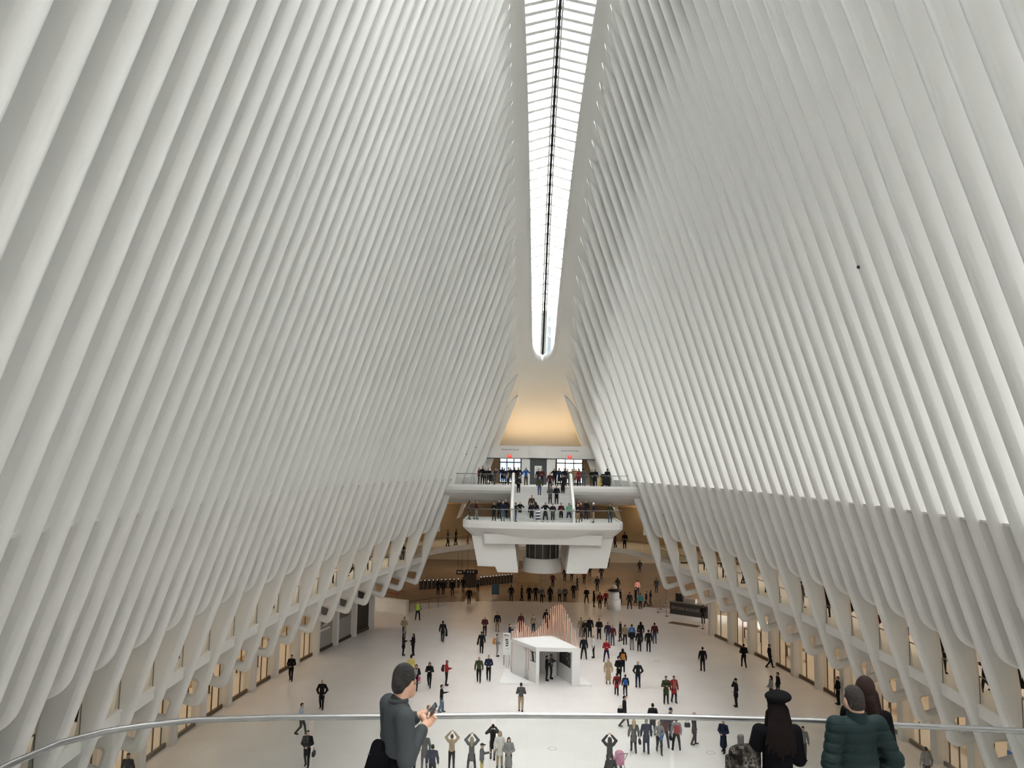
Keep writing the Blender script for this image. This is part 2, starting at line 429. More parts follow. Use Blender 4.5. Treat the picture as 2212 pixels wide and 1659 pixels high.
# shop end walls toward the concourse
# ------------------------------------------------------------------ far end: curved gallery and the wall behind it
def farx(a, R, yc, d): return (R * math.cos(a), yc + d * math.sin(a))
def fe(a, off=0): return ((11.9 + off) * math.cos(a), 71.5 + (15.2 + off) * math.sin(a))
aa = [PI * k / 48 for k in range(49)]
b = MB(); rows = []
for a in aa:
    p = lambda off: fe(a, off)
    rows.append([(*p(7.0), 6.1), (*p(.25), 6.1), (*p(.22), 6.22), (*p(0), 6.22), (*p(.03), 5.72), (*p(.4), 5.6), (*p(2.2), 5.3), (*p(7.0), 5.25)])
b.grid(rows, smooth=False, flip=True)
struct(b.build('trim_7', PLASTER), 'curved white gallery deck closing the far end behind the stair platform', 'gallery floor')
ra = empty('glass_railing', (0, 86, 6.2)); tag(ra, 'curved glass railing of the far gallery behind the stair platform', 'railing')
for k in range(12):
    an = [PI * (k + .02 + .96 * j / 4) / 12 for j in range(5)]
    g = MB(); g.grid([[(*fe(a, .1), 6.2), (*fe(a, .1), 7.2)] for a in an], smooth=True); sub(g, 'glass_panel', RAILGLASS, ra)
    g = MB(); g.tube([(*fe(a, .1), 7.22) for a in an], .028, 6); sub(g, 'rail', STEEL, ra)
b = MB(); b.grid([[(*fe(a, 7.0), z) for z in (6.1, 12.6)] for a in [PI * k / 48 for k in range(-4, 53)]], flip=True)
struct(b.build('wall_far', TAN), 'curved tan wall behind the far gallery', 'wall')
b = MB(); b.grid([[(*fe(a, 6.6), 10.1), (*fe(a, 6.4), 10.15), (*fe(a, 6.4), 10.75), (*fe(a, 6.9), 10.8)] for a in aa], smooth=False, flip=True)
struct(b.build('trim_15', mat('painted_cove_light', (.70, .50, .30), .6)), 'pale band painting cove light along the wall above the far gallery', 'trim')  # paler colour stands in for the lit strip of the tan wall
b = MB(); b.box(-45, 45, 90, 121, 5.25, 5.5); b.box(-45, -12, 71, 90, 5.25, 5.5); b.box(12, 45, 71, 90, 5.25, 5.5); b.box(-12, 12, 88, 90, 5.25, 5.5)
struct(b.build('ceiling_concourse', PLASTER), 'low white ceiling over the concourse', 'ceiling')
b = MB(); b.box(-27, 27, 79.6, 97, 12.55, 12.7); b.box(-27, -9.3, 72.4, 79.6, 12.55, 12.7); b.box(9.3, 27, 72.4, 79.6, 12.55, 12.7)
struct(b.build('ceiling_far', PLASTER), 'ceiling above the far gallery', 'ceiling')
for s in (-1, 1):   # closes the gallery room against the ribs' end
    b = MB(); x0 = nose(s, 72.4, 12.5); b.box(min(s * 26, s * (x0 + 1.2)), max(s * 26, s * (x0 + 1.2)), 72.41, 72.5, 8.5, 13.4)
    struct(b.build(f'wall_far_{SN[s]}', PLASTER), f'white bulkhead closing the {SN[s]} wall at the far balcony', 'wall')

# ------------------------------------------------------------------ upper balcony, stair, mid platform
b = MB()
prof = [(79.2, 12.85), (71.55, 12.85), (71.5, 12.97), (71.3, 12.97), (71.22, 12.75), (71.25, 12.45), (71.45, 12.18), (72.0, 11.86), (73.2, 11.45), (75.5, 11.05), (79.6, 10.85), (88, 10.75)]
xs_ = [-13 + k for k in range(27)]
def upx(Y): return 11.6
b.grid([[(x, y, z) for y, z in prof] for x in xs_], smooth=False, flip=True)
struct(b.build('trim_8', PLASTER), 'upper white balcony with rounded lip in front of the street doors', 'balcony')
# mid platform
def plan(off=0, n=14):
    pts = []
    W_ = 6.85 - off; fr = 64.9 + off
    for k in range(n + 1):
        x = -W_ + .75 + (2 * W_ - 1.5) * k / n; pts.append((x, fr + .022 * x * x))
    yc_ = fr + .022 * (W_ - .75) ** 2
    arc = [(W_ - .75 + .75 * math.sin(t), yc_ + .75 * (1 - math.cos(t))) for t in [PI / 2 * j / 5 for j in range(1, 6)]]
    left = [(-x, y) for x, y in arc][::-1]
    return [(-W_, 72.5)] + left + pts + arc + [(W_, 72.5)]
mp_ = b = MB()
lv = [(.2, 9.95), (.18, 10.08), (0, 10.08), (-.02, 9.85), (0, 9.5), (.12, 9.36), (.55, 8.95), (.75, 8.75)]
rows = [[(x, y, z) for x, y in plan(o)] for o, z in lv]
b.grid(rows, smooth=False, flip=True)
top = plan(.2); b.add([(x, y, 9.95) for x, y in top], [tuple(range(len(top)))])
bot = plan(.75); b.add([(x, y, 8.75) for x, y in bot], [tuple(range(len(bot)))[::-1]])
b.add([(-5.05, 65.7, 9.0), (5.05, 65.7, 9.0), (4.95, 65.9, 8.15), (-4.95, 65.9, 8.15), (-5.05, 72.5, 9.0), (5.05, 72.5, 9.0), (4.95, 72.5, 8.15), (-4.95, 72.5, 8.15)],
      [(0, 3, 2, 1), (3, 7, 6, 2), (0, 4, 7, 3), (1, 2, 6, 5)])
for s in (-1, 1):
    P = [(-6.05, 8.75), (-5.5, 6.2), (-4.0, 6.17), (-3.8, 5.72), (-2.05, 5.7), (-2.35, 8.1), (-2.4, 8.75)]
    P = [(x * s, z) for x, z in P]
    if s > 0: P = P[::-1]
    n = len(P); v = [(x, 66.4, z) for x, z in P] + [(x, 80, z) for x, z in P]
    b.add(v, [tuple(range(n)), tuple(range(n, 2 * n))[::-1]] + [(k, n + k, n + (k + 1) % n, (k + 1) % n) for k in range(n)])
struct(b.build('trim_9', PLASTER), 'white stair platform jutting into the hall on two stepped piers', 'platform')
# lift drum between the piers
t_ = empty('lift_shaft', (0.1, 71, 5.3)); tag(t_, 'round dark glass lift drum above a curved white wall, between the platform piers', 'lift', kind='structure')
g = MB(); g.lathe([(1.75, 5.25), (1.75, 6.5)], 28, (.1, 71, 0), a0=-PI, a1=0); g.lathe([(1.75, 6.5), (1.55, 6.5)], 28, (.1, 71, 0), a0=-PI, a1=0); sub(g, 'base_wall', PLASTER, t_)
g = MB(); g.lathe([(1.5, 6.5), (1.5, 8.05)], 28, (.1, 71, 0), a0=-PI, a1=0); sub(g, 'glass_drum', mat('smoked_glass', (.05, .045, .04), .15), t_)
for k in range(7):
    a = -PI + PI * (k + .5) / 7; g = MB(); g.box(.1 + 1.53 * math.cos(a) - .03, .1 + 1.53 * math.cos(a) + .03, 71 + 1.53 * math.sin(a) - .03, 71 + 1.53 * math.sin(a) + .03, 6.5, 8.03); sub(g, 'mullion', STEEL, t_)
# stair
b = MB(); n = 16; y0, y1 = 66.9, 71.4
for k in range(n): b.box(-2.6, 2.6, lerp(y0, y1, k / n), y1 + .3, Z_MID + (Z_UP - Z_MID) * k / n + (.001 if k else -.2), Z_MID + (Z_UP - Z_MID) * (k + 1) / n)
struct(b.build('trim_10', tiles('stair_stone', (.62, .61, .6), (.6, .59, .58), (.5, .5, .5), .8, 1.6, .4)), 'wide white stair from the platform up to the street level balcony', 'stairs')
for s in (-1, 1):
    b = MB(); x = s * 2.66
    P = [(66.2, 9.4), (66.2, 11.05), (66.7, 11.2), (71.5, 13.95), (71.9, 13.95), (71.9, 12)]
    b.add([(x - .1, y, z) for y, z in P] + [(x + .1, y, z) for y, z in P], [(0, 1, 2, 3, 4, 5), (11, 10, 9, 8, 7, 6)] + [(k, 6 + k, 6 + (k + 1) % 6, (k + 1) % 6) for k in range(6)])
    b.tube([(x, 66.15, 11.05), (x, 66.7, 11.24), (x, 71.5, 13.98), (x, 71.95, 13.98)], .14, 10)
    o = b.build('stair_balustrade', PLASTER); tag(o, f'solid white balustrade on the {SN[s]} side of the platform stair', 'balustrade', kind='structure')
# platform railing
def railing(name, pts, h, label, n_panel, post=True, rail_r=.03, m=STEEL, group=None):
    root = empty(name, pts[len(pts) // 2]); tag(root, label, 'railing', group)
    L = [0]
    for k in range(1, len(pts)): L.append(L[-1] + (Vector(pts[k]) - Vector(pts[k - 1])).length)
    def at(s):
        for k in range(1, len(pts)):
            if s <= L[k] + 1e-6: return Vector(pts[k - 1]).lerp(Vector(pts[k]), (s - L[k - 1]) / (L[k] - L[k - 1]))
        return Vector(pts[-1])
    g = MB(); g.tube([Vector(p) + Vector((0, 0, h)) for p in pts], rail_r, 12); sub(g, 'handrail', m, root)
    for k in range(n_panel):
        s0, s1 = L[-1] * k / n_panel + .02, L[-1] * (k + 1) / n_panel - .02; q = 5
        g = MB(); g.grid([[at(lerp(s0, s1, j / q)) + Vector((0, 0, .02)), at(lerp(s0, s1, j / q)) + Vector((0, 0, h - .03))] for j in range(q + 1)], smooth=True); sub(g, 'glass_panel', RAILGLASS, root)
        if post:
            p = at(s0); g = MB(); g.box(p.x - .018, p.x + .018, p.y - .018, p.y + .018, p.z, p.z + h - .03); sub(g, 'post', m, root)
    return root
pl = plan(.1)
railing('glass_railing', [(x, y, 10.08) for x, y in pl if y < 70], 1.0, 'glass railing with steel handrail around the jutting stair platform', 9)
for s in (-1, 1):
    railing('glass_railing', [(s * 2.9, 71.42, 12.97), (s * 8.0, 71.42, 12.97)], .98, f'glass railing on the upper balcony edge, {SN[s]} of the stair', 3)

# ------------------------------------------------------------------ end wall with the street doors
YE = 78.6
b = MB()
ZT = 16.78; ZD = 15.5
for (x0, x1, z0, z1) in [(-7.2, 7.2, ZD, ZT), (-1.95, -1.1, 12.6, ZD), (.62, 1.5, 12.6, ZD), (-7.2, -5.6, 12.6, ZD), (5.6, 7.2, 12.6, ZD)]:
    b.box(x0, x1, YE, YE + .3, z0, z1)
b.box(-7.2, 7.2, YE - .02, YE, ZD + .42, ZD + .46)
b.lathe([(1.25, 15.55), (1.25, 16.78)], 20, (-.25, YE + .75, 0), a0=-PI * .8, a1=-PI * .2)
struct(b.build('wall_end', PLASTER), 'white end wall above the two street entrances', 'wall')
b = MB(); b.box(-7.2, 7.2, YE - .05, YE + .2, ZD - .07, ZD)
struct(b.build('trim_11', DARK), 'dark header line over the street entrances', 'trim')
# vestibules
b = MB()
b.box(-8, 8, YE + .3, 86, 12.6, 12.84); b.box(-8, 8, YE + .3, 86, 15.6, 15.8)
for x in (-5.9, 5.7): b.box(x, x + .2, YE + .3, 86, 12.6, 15.7)
b.box(-1.9, -1.2, YE + .3, 86, 12.6, 15.7); b.box(.7, 1.4, YE + .3, 86, 12.6, 15.7)
struct(b.build('wall_vestibule', TAN), 'tan entrance lobbies behind the street doors', 'wall')
for s, (x0, x1) in ((-1, (-4.3, -2.05)), (1, (1.75, 4.5))):
    d = empty('door_1' if s < 0 else 'door_2', ((x0 + x1) / 2, 82, 12.85)); struct(d, f'{SN[s]} glazed street entrance with bronze frames', 'door')
    g = MB()
    for k in range(4): x = lerp(x0, x1, k / 3); g.box(x - .05, x + .05, 81.95, 82.05, 12.85, 15.55)
    g.box(x0, x1, 81.95, 82.05, 15.0, 15.12); g.box(x0, x1, 81.95, 82.05, 12.85, 13.0); sub(g, 'door_frame', BRASS, d)
    g = MB(); g.box(x0, x1, 81.99, 82.0, 13, 15.5); sub(g, 'glass', SHOPGLASS, d)
    b = MB(); b.box(x0 - 1, x0, 82, 82.1, 12.8, 15.7); b.box(x1, x1 + 1.2, 82, 82.1, 12.8, 15.7)
    struct(b.build('trim_12' if s < 0 else 'trim_13', TAN), f'tan side panels of the {SN[s]} street entrance', 'trim')
dd = empty('door_3', (-.25, YE, 12.85)); struct(dd, 'tall dark grey door between the two street entrances', 'door')
g = MB(); g.box(-1.1, .62, YE + .12, YE + .2, 12.85, ZD - .07); sub(g, 'door_leaf', mat('dark_grey_door', (.06, .065, .07), .4), dd)
g = MB(); g.box(-.62, .12, YE + .1, YE + .13, 13.55, 14.75); sub(g, 'notice', mat('paper_white', (.75, .76, .76), .6), dd)
g = MB()
for k in range(7): g.box(-.5, .0, YE + .09, YE + .1, 14.55 - k * .13, 14.58 - k * .13)
sub(g, 'notice_lines', mat('grey_print', (.3, .3, .32), .7), dd)
RED = mat('exit_sign_red', (.55, .03, .02), .5, emit=(1, .05, .03), estr=.6)
for s, px, py in ((-1, 1101, 985), (1, 1231, 987)):
    p = aty(px, py, YE - .05)
    e_ = empty('exit_sign', (p.x, p.y, p.z)); tag(e_, f'small red exit sign over the {SN[s]} street entrance', 'exit sign', 'exit signs')
    g = MB(); g.box(-.18, .18, -.03, .03, -.17, .17); o = g.build('sign_panel', RED, e_)
    g = MB(); g.add([(-.09, -.035, .02), (.09, -.035, .02), (0, -.035, -.1)], [(0, 1, 2)]); g.box(-.13, .13, -.036, -.034, .07, .12); g.build('sign_mark', mat('sign_white', (.9, .9, .9), .5), e_)
    q = aty(1102 if s < 0 else 1231, 971 if s < 0 else 974, YE - .01)
    t_ = empty('wall_lettering', (q.x, YE - .01, q.z)); tag(t_, f'dark lettering reading Greenwich Street over the {SN[s]} street entrance', 'lettering', 'lettering over the street doors')
    text('letters', 'Greenwich Street', .25, mat('lettering_grey', (.10, .12, .11), .6), t_, Matrix.Rotation(PI / 2, 4, 'X'))
for x in (-.65, .3):
    e_ = empty('security_camera', (x, YE - .15, 15.75)); tag(e_, f'small black security camera over the grey door, {"left" if x < 0 else "right"} of two', 'camera', 'cameras over the grey door')
    g = MB(); g.box(-.04, .04, -.14, .14, -.06, .06); g.build('housing', DARK, e_); g = MB(); g.tube([(0, .05, .05), (0, .1, .35), (-.12 if x > 0 else .12, .12, .36)], .018, 6); g.build('bracket', DARK, e_)
# back closure behind the camera
b = MB(); b.box(-30, 30, Y0 - .3, Y0, 0, 45)
struct(b.build('wall_back', PLASTER), 'white wall closing the hall behind the viewer', 'wall')
# ------------------------------------------------------------------ smooth solid modelling (distance fields -> mesh) for people, cloth and bags
def cap(a, b, ra, rb, ys=1.): return ('c', np.array(a, float), np.array(b, float), ra, rb, ys)
def ell(c, r): return ('e', np.array(c, float), np.array(r, float))
def rbox(c, hs, r, rot=None): return ('b', np.array(c, float), np.array(hs, float), r, rot)
def sd(part, P):
    if part[0] == 'c':
        _, a, b, ra, rb, ys = part
        s = np.array([1, 1 / ys, 1]); p = (P - a) * s; d = (b - a) * s
        t = np.clip((p @ d) / max(d @ d, 1e-9), 0, 1)
        q = p - t[..., None] * d
        return np.sqrt((q * q).sum(-1)) - (ra + (rb - ra) * t)
    if part[0] == 'e':
        _, c, r = part; q = (P - c) / r; k = np.sqrt((q * q).sum(-1)); return (k - 1) * r.min() * .9
    if part[0] == 'b':
        _, c, hs, r, rot = part; p = P - c
        if rot is not None: p = p @ np.array(rot)
        q = np.abs(p) - (hs - r); return np.sqrt((np.maximum(q, 0) ** 2).sum(-1)) + np.minimum(q.max(-1), 0) - r
def field(parts, P, k):
    d = None
    for pt in parts:
        e = sd(pt, P)
        if d is None: d = e
        else:
            h = np.clip(.5 + .5 * (d - e) / k, 0, 1); d = d * (1 - h) + e * h - k * h * (1 - h)
    return d
def bounds(parts, pad):
    lo = np.full(3, 9e9); hi = -lo
    for p in parts:
        if p[0] == 'c': r = max(p[3], p[4]) * max(1, p[5]); A = np.minimum(p[1], p[2]) - r; B = np.maximum(p[1], p[2]) + r
        elif p[0] == 'e': A, B = p[1] - p[2], p[1] + p[2]
        else: A, B = p[1] - np.linalg.norm(p[2]), p[1] + np.linalg.norm(p[2])
        lo = np.minimum(lo, A); hi = np.maximum(hi, B)
    return lo - pad, hi + pad
def surface(parts, h, k=.03, cut=None, noise=None):
    lo, hi = bounds(parts, 2.5 * h)
    n = np.ceil((hi - lo) / h).astype(int) + 1
    ax = [lo[j] + h * np.arange(n[j]) for j in range(3)]
    P = np.stack(np.meshgrid(*ax, indexing='ij'), -1)
    V = field(parts, P, k)
    if noise is not None: V = V + noise(P)
    if cut is not None: V = np.maximum(V, cut(P))
    ins = V < 0
    c = [V[i:n[0] - 1 + i, j:n[1] - 1 + j, l:n[2] - 1 + l] for i in (0, 1) for j in (0, 1) for l in (0, 1)]
    off = np.array([(i, j, l) for i in (0, 1) for j in (0, 1) for l in (0, 1)], float)
    S = np.zeros(c[0].shape + (3,)); cnt = np.zeros(c[0].shape)
    for a in range(8):
        for b in range(a + 1, 8):
            if np.abs(off[a] - off[b]).sum() != 1: continue
            m = (c[a] < 0) != (c[b] < 0)
            t = np.where(m, c[a] / np.where(m, c[a] - c[b], 1), 0)
            S += np.where(m[..., None], off[a] + t[..., None] * (off[b] - off[a]), 0); cnt += m
    act = cnt > 0; idx = np.full(act.shape, -1); idx[act] = np.arange(act.sum())
    ijk = np.argwhere(act)
    verts = lo + h * (ijk + S[act] / cnt[act][:, None])
    quads = []
    for d in range(3):
        u, w_ = (d + 1) % 3, (d + 2) % 3
        sl0 = [slice(None)] * 3; sl1 = [slice(None)] * 3
        sl0[d] = slice(0, n[d] - 1); sl1[d] = slice(1, n[d])
        A = ins[tuple(sl0)]; B = ins[tuple(sl1)]
        m = A != B
        e = np.argwhere(m); e = e[(e[:, u] > 0) & (e[:, w_] > 0) & (e[:, u] < n[u] - 1) & (e[:, w_] < n[w_] - 1)]
        if not len(e): continue
        def cell(du, dw):
            q = e.copy(); q[:, u] -= du; q[:, w_] -= dw; return idx[q[:, 0], q[:, 1], q[:, 2]]
        Q = np.stack([cell(1, 1), cell(0, 1), cell(0, 0), cell(1, 0)], -1)
        fl = A[tuple(e.T)]; Q[~fl] = Q[~fl][:, ::-1]; quads.append(Q)
    return verts, np.concatenate(quads)
def sdmesh(name, parts, h, k=.03, cut=None, noise=None):
    v, q = surface(parts, h, k, cut, noise)
    me = bpy.data.meshes.new(name)
    me.vertices.add(len(v)); me.vertices.foreach_set('co', v.astype(np.float32).ravel())
    me.loops.add(q.size); me.loops.foreach_set('vertex_index', q.astype(np.int32).ravel())
    me.polygons.add(len(q)); me.polygons.foreach_set('loop_start', np.arange(0, q.size, 4, dtype=np.int32)); me.polygons.foreach_set('loop_total', np.full(len(q), 4, np.int32))
    me.polygons.foreach_set('use_smooth', np.ones(len(q), bool))
    me.update(calc_edges=True); me.validate(); return me

# ------------------------------------------------------------------ the crowd
ARM = {  # elbow, hand of the +x arm, then of the -x arm (metres, person 1.72 m tall facing -y)
 'down': ((.255, .03, 1.12), (.27, -.05, .87), (-.255, .03, 1.12), (-.27, -.05, .87)),
 'swing': ((.25, .11, 1.14), (.26, .08, .90), (-.25, -.03, 1.12), (-.24, -.22, .94)),
 'phone': ((.255, .0, 1.12), (.05, -.27, 1.17), (-.255, .0, 1.12), (-.05, -.27, 1.17)),
 'photo': ((.34, -.12, 1.26), (.09, -.22, 1.54), (-.34, -.12, 1.26), (-.09, -.22, 1.54)),
 'high': ((.33, -.10, 1.55), (.10, -.16, 1.80), (-.33, -.10, 1.55), (-.10, -.16, 1.80)),
 'pockets': ((.31, .07, 1.12), (.19, -.07, .93), (-.31, .07, 1.12), (-.19, -.07, .93)),
 'hips': ((.44, .06, 1.19), (.19, .0, 1.02), (-.44, .06, 1.19), (-.19, .0, 1.02)),
 'ear': ((.255, .03, 1.12), (.2, -.16, 1.0), (-.27, -.14, 1.22), (-.11, -.08, 1.56)),
 'reach': ((.26, -.08, 1.15), (.22, -.36, 1.22), (-.255, .03, 1.12), (-.27, -.05, .87)),
 'fold': ((.26, .0, 1.12), (.04, -.21, 1.02), (-.26, .0, 1.12), (-.04, -.21, 1.02)),
}
LEG = {  # knee, ankle of +x leg, then -x leg
 'stand': ((.105, -.01, .50), (.115, .03, .08), (-.105, -.01, .50), (-.115, .03, .08)),
 'walk': ((.10, -.17, .51), (.09, -.24, .09), (-.09, .0, .49), (-.08, .30, .14)),
 'step': ((.10, -.08, .50), (.10, -.08, .08), (-.10, .02, .49), (-.09, .17, .10)),
 'wide': ((.16, .0, .50), (.20, .02, .08), (-.16, .0, .50), (-.20, .02, .08)),
}
SH = (.175, .01, 1.405)
def hand_parts(w_, e, s):
    w_ = np.array(w_, float); d = w_ - np.array(e, float); d = d / np.linalg.norm(d)
    p = [cap(w_, w_ + d * .07, .030, .030, 1)]
    for j in (-1.5, -.5, .5, 1.5): p.append(cap(w_ + d * .07 + np.array([0, j * .018, 0]), w_ + d * (.135 - abs(j) * .012) + np.array([-s * .012, j * .02, 0]), .011, .008))
    p.append(cap(w_ + d * .02, w_ + d * .07 + np.array([-s * .01, -.05, 0]), .013, .010)); return p
CACHE = {}
def get(key, fn):
    if key not in CACHE: CACHE[key] = fn()
    return CACHE[key]
VX = .021
def body_mesh(up_, lo_):
    def f():
        eL, hL, eR, hR = ARM[up_]; kL, aL, kR, aR = LEG[lo_]
        p = [ell((0, -.01, 1.63), (.074, .094, .112)), ell((0, -.05, 1.565), (.05, .055, .05)), ell((0, -.108, 1.61), (.014, .02, .022)), ell((.077, .005, 1.61), (.012, .022, .032)), ell((-.077, .005, 1.61), (.012, .022, .032)),
             cap((0, .015, 1.56), (0, .01, 1.40), .052, .062), cap((0, 0, 1.36), (0, 0, .98), .12, .115, .7)]
        for s, e, h_, k_, a in ((1, eL, hL, kL, aL), (-1, eR, hR, kR, aR)):
            p += [cap((s * .16, .01, 1.39), e, .048, .036), cap(e, h_, .036, .026)] + hand_parts(h_, e, s)
            p += [cap((s * .09, 0, .92), k_, .075, .05), cap(k_, a, .048, .034), cap(a, (a[0], a[1] - .12, .035), .032, .022)]
        return sdmesh('body', p, .018, .025)
    return get(('body', up_, lo_), f)
def top_mesh(kind, up_):
    def f():
        eL, hL, eR, hR = ARM[up_]; fat = {'jacket': .012, 'sweater': 0., 'coat': .015, 'longcoat': .018}[kind]
        p = [cap((0, .005, 1.36), (0, .005, 1.12), .135 + fat, .125 + fat, .80), cap((-.1, .01, 1.385), (.1, .01, 1.385), .075 + fat, .075 + fat, .85), cap((0, .01, 1.42), (0, .01, 1.49), .075, .062)]
        if kind == 'coat': p.append(cap((0, .0, 1.1), (0, .0, .70), .135, .175, .84))
        elif kind == 'longcoat': p.append(cap((0, .0, 1.1), (0, .0, .42), .138, .20, .84))
        else: p.append(cap((0, .0, 1.1), (0, .0, .95), .13 + fat, .14 + fat, .82))
        for s, e, h_ in ((1, eL, hL), (-1, eR, hR)):
            e = np.array(e); h_ = np.array(h_); S_ = np.array((s * SH[0], SH[1], SH[2]))
            p += [cap(S_, e, .068 + fat, .054 + fat), cap(e, e + (h_ - e) * .92, .053 + fat, .042 + fat)]
        return sdmesh('top', p, VX, .035)
    return get(('top', kind, up_), f)
def trouser_mesh(lo_, flare=0):
    def f():
        kL, aL, kR, aR = LEG[lo_]; p = [cap((0, .0, 1.0), (0, .0, .90), .128, .142, .84)]
        for s, k_, a in ((1, kL, aL), (-1, kR, aR)): p += [cap((s * .085, .0, .88), k_, .096, .068 + flare * .3), cap(k_, a, .066 + flare * .3, .052 + flare)]
        return sdmesh('trousers', p, VX, .02)
    return get(('tr', lo_, flare), f)
def shoe_mesh(lo_, s):
    def f():
        a = LEG[lo_][1 if s > 0 else 3]
        return sdmesh('shoe', [cap((a[0], a[1] + .02, a[2] - .03), (a[0] + s * .015, a[1] - .155, max(.032, a[2] - .045)), .046, .036), cap((a[0], a[1], a[2] + .02), (a[0], a[1], a[2] - .03), .048, .046)], .018, .02)
    return get(('shoe', lo_, s), f)
def hair_mesh(kind):
    def f():
        hd = ell((0, .0, 1.64), (.086, .106, .116))
        if kind == 'short': return sdmesh('hair', [hd], .014, .02, lambda P: np.maximum(np.minimum(1.685 - P[..., 2], .01 - P[..., 1]), 1.565 - P[..., 2]))
        if kind == 'long': return sdmesh('hair', [hd, cap((0, .06, 1.62), (0, .085, 1.34), .085, .075, .7), cap((.075, .02, 1.64), (.08, .0, 1.42), .03, .03), cap((-.075, .02, 1.64), (-.08, .0, 1.42), .03, .03)], .015, .03, lambda P: np.minimum(1.675 - P[..., 2], np.minimum(-.005 - P[..., 1], .066 - np.abs(P[..., 0]))))
        if kind == 'curly': return sdmesh('hair', [ell((0, .03, 1.66), (.14, .13, .14))], .018, .02, lambda P: np.minimum(1.69 - P[..., 2], -.03 - P[..., 1]))
        if kind == 'beanie': return sdmesh('hat', [ell((0, .0, 1.655), (.092, .11, .125)), ell((0, .0, 1.78), (.03, .03, .03))], .014, .02, lambda P: 1.655 - P[..., 2])
        if kind == 'cap': return sdmesh('hat', [ell((0, .0, 1.655), (.09, .108, .108)), cap((0, -.08, 1.68), (0, -.17, 1.665), .06, .045, .6)], .014, .01, lambda P: np.maximum(1.66 - P[..., 2], P[..., 2] - 1.70 - 10 * np.maximum(0, P[..., 1] + .09)))
        if kind == 'hood': return sdmesh('hood', [ell((0, .02, 1.63), (.105, .125, .14)), cap((0, .06, 1.56), (0, .06, 1.44), .11, .10, .8)], .016, .03, lambda P: np.minimum(np.minimum(1.72 - P[..., 2], P[..., 2] - 1.50), np.minimum(-.04 - P[..., 1], .07 - np.abs(P[..., 0]))))
    return get(('hair', kind), f)
PAL = dict(k=(.012, .012, .014), b=(.018, .018, .02), n=(.015, .02, .045), g=(.09, .09, .095), G=(.22, .22, .22), o=(.055, .062, .03), r=(.30, .02, .025), m=(.07, .015, .018), t=(.36, .27, .17), T=(.24, .17, .11), w=(.72, .71, .68), j=(.05, .08, .15), J=(.10, .15, .22), u=(.03, .10, .32), y=(.62, .50, .16), Y=(.45, .72, .05), p=(.75, .30, .24), P=(.72, .06, .22), e=(.03, .16, .17), E=(.16, .34, .22), v=(.06, .03, .09), L=(.40, .48, .60), W=(.60, .58, .55), B=(.06, .035, .02), O=(.45, .16, .03), s=(.50, .33, .24), S=(.14, .08, .055))
HAIRC = dict(k=(.012, .01, .009), b=(.05, .028, .016), g=(.25, .24, .23), w=(.6, .59, .57), y=(.42, .30, .15), n=(.02, .03, .06), r=(.2, .03, .03), t=(.3, .24, .16), P=(.6, .3, .3))
def cm(c, pre='cloth'): return mat(f'{pre}_{c}', PAL[c] if pre != 'hair' else HAIRC[c], .85 if pre != 'skin' else .55, spec=.2)
TOPN = {'jacket': 'jacket', 'sweater': 'sweater', 'coat': 'coat', 'longcoat': 'long_coat'}
def part(name, me, m, parent):
    o = bpy.data.objects.new(name, me); COL.objects.link(o); o.parent = parent
    if not me.materials: me.materials.append(m)
    o.material_slots[0].link = 'OBJECT'; o.material_slots[0].material = m
    return o
PEOPLE = []
def person(loc, face, up_, lo_, top, tc, trc, hair, hc, h, label, group=None, skin='s', flare=0, vest=False):
    rz = {'t': 0, 'a': PI, 'l': -PI / 2, 'r': PI / 2}.get(face, None)
    if rz is None: rz = math.radians(face)
    loc = list(loc)
    for _ in range(12):
        moved = False
        for o in PEOPLE:
            dx, dy = loc[0] - o.location.x, loc[1] - o.location.y; dd = math.hypot(dx, dy)
            if abs(o.location.z - loc[2]) < 1.2 and dd < .57:
                if dd < .05: dx, dy, dd = .4, .3, .5
                k_ = (.58 - dd) / dd; loc[0] += dx * k_; loc[1] += dy * k_; moved = True
        if not moved: break
    root = empty('person', loc, rz); s = h / 1.75; root.scale = (s, s, s)
    tag(root, label, 'person', group)
    part('body', body_mesh(up_, lo_), cm(skin, 'skin'), root)
    part(TOPN[top], top_mesh(top, up_), cm(tc), root)
    part('trousers', trouser_mesh(lo_, flare), cm(trc), root)
    for q in (1, -1): part('shoe', shoe_mesh(lo_, q), cm('b'), root)
    if hair != 'bald':
        me = hair_mesh(hair); part('hat' if hair in ('beanie', 'cap') else 'hood' if hair == 'hood' else 'hair', me, cm(hc, 'hair'), root)
    if vest: part('safety_vest', get(('vest',), lambda: sdmesh('vest', [cap((0, .005, 1.36), (0, .005, 1.02), .165, .16, .84), cap((-.1, .01, 1.40), (.1, .01, 1.40), .095, .095, .9)], VX, .03)), cm('Y'), root)
    PEOPLE.append(root)
    return root
def local(root, p): return root.matrix_basis @ Vector(p)
def carry(root, name, cat, label, me, m, off, scale=1., rz=0, group=None, extra=None):
    """a thing held or worn by a person: a top-level object of its own"""
    s = root.scale[0] * scale
    o = bpy.data.objects.new(name, me); COL.objects.link(o)
    if not me.materials: me.materials.append(m)
    o.material_slots[0].link = 'OBJECT'; o.material_slots[0].material = m
    rzz = root.rotation_euler[2]
    o.matrix_world = Matrix.Translation(local_pt(root, off)) @ Matrix.Rotation(rzz + rz, 4, 'Z') @ Matrix.Diagonal((s, s, s, 1))
    tag(o, label, cat, group)
    return o
def local_pt(root, p):
    s = root.scale[0]; a = root.rotation_euler[2]; x, y, z = p
    return Vector((root.location.x + s * (x * math.cos(a) - y * math.sin(a)), root.location.y + s * (x * math.sin(a) + y * math.cos(a)), root.location.z + s * z))
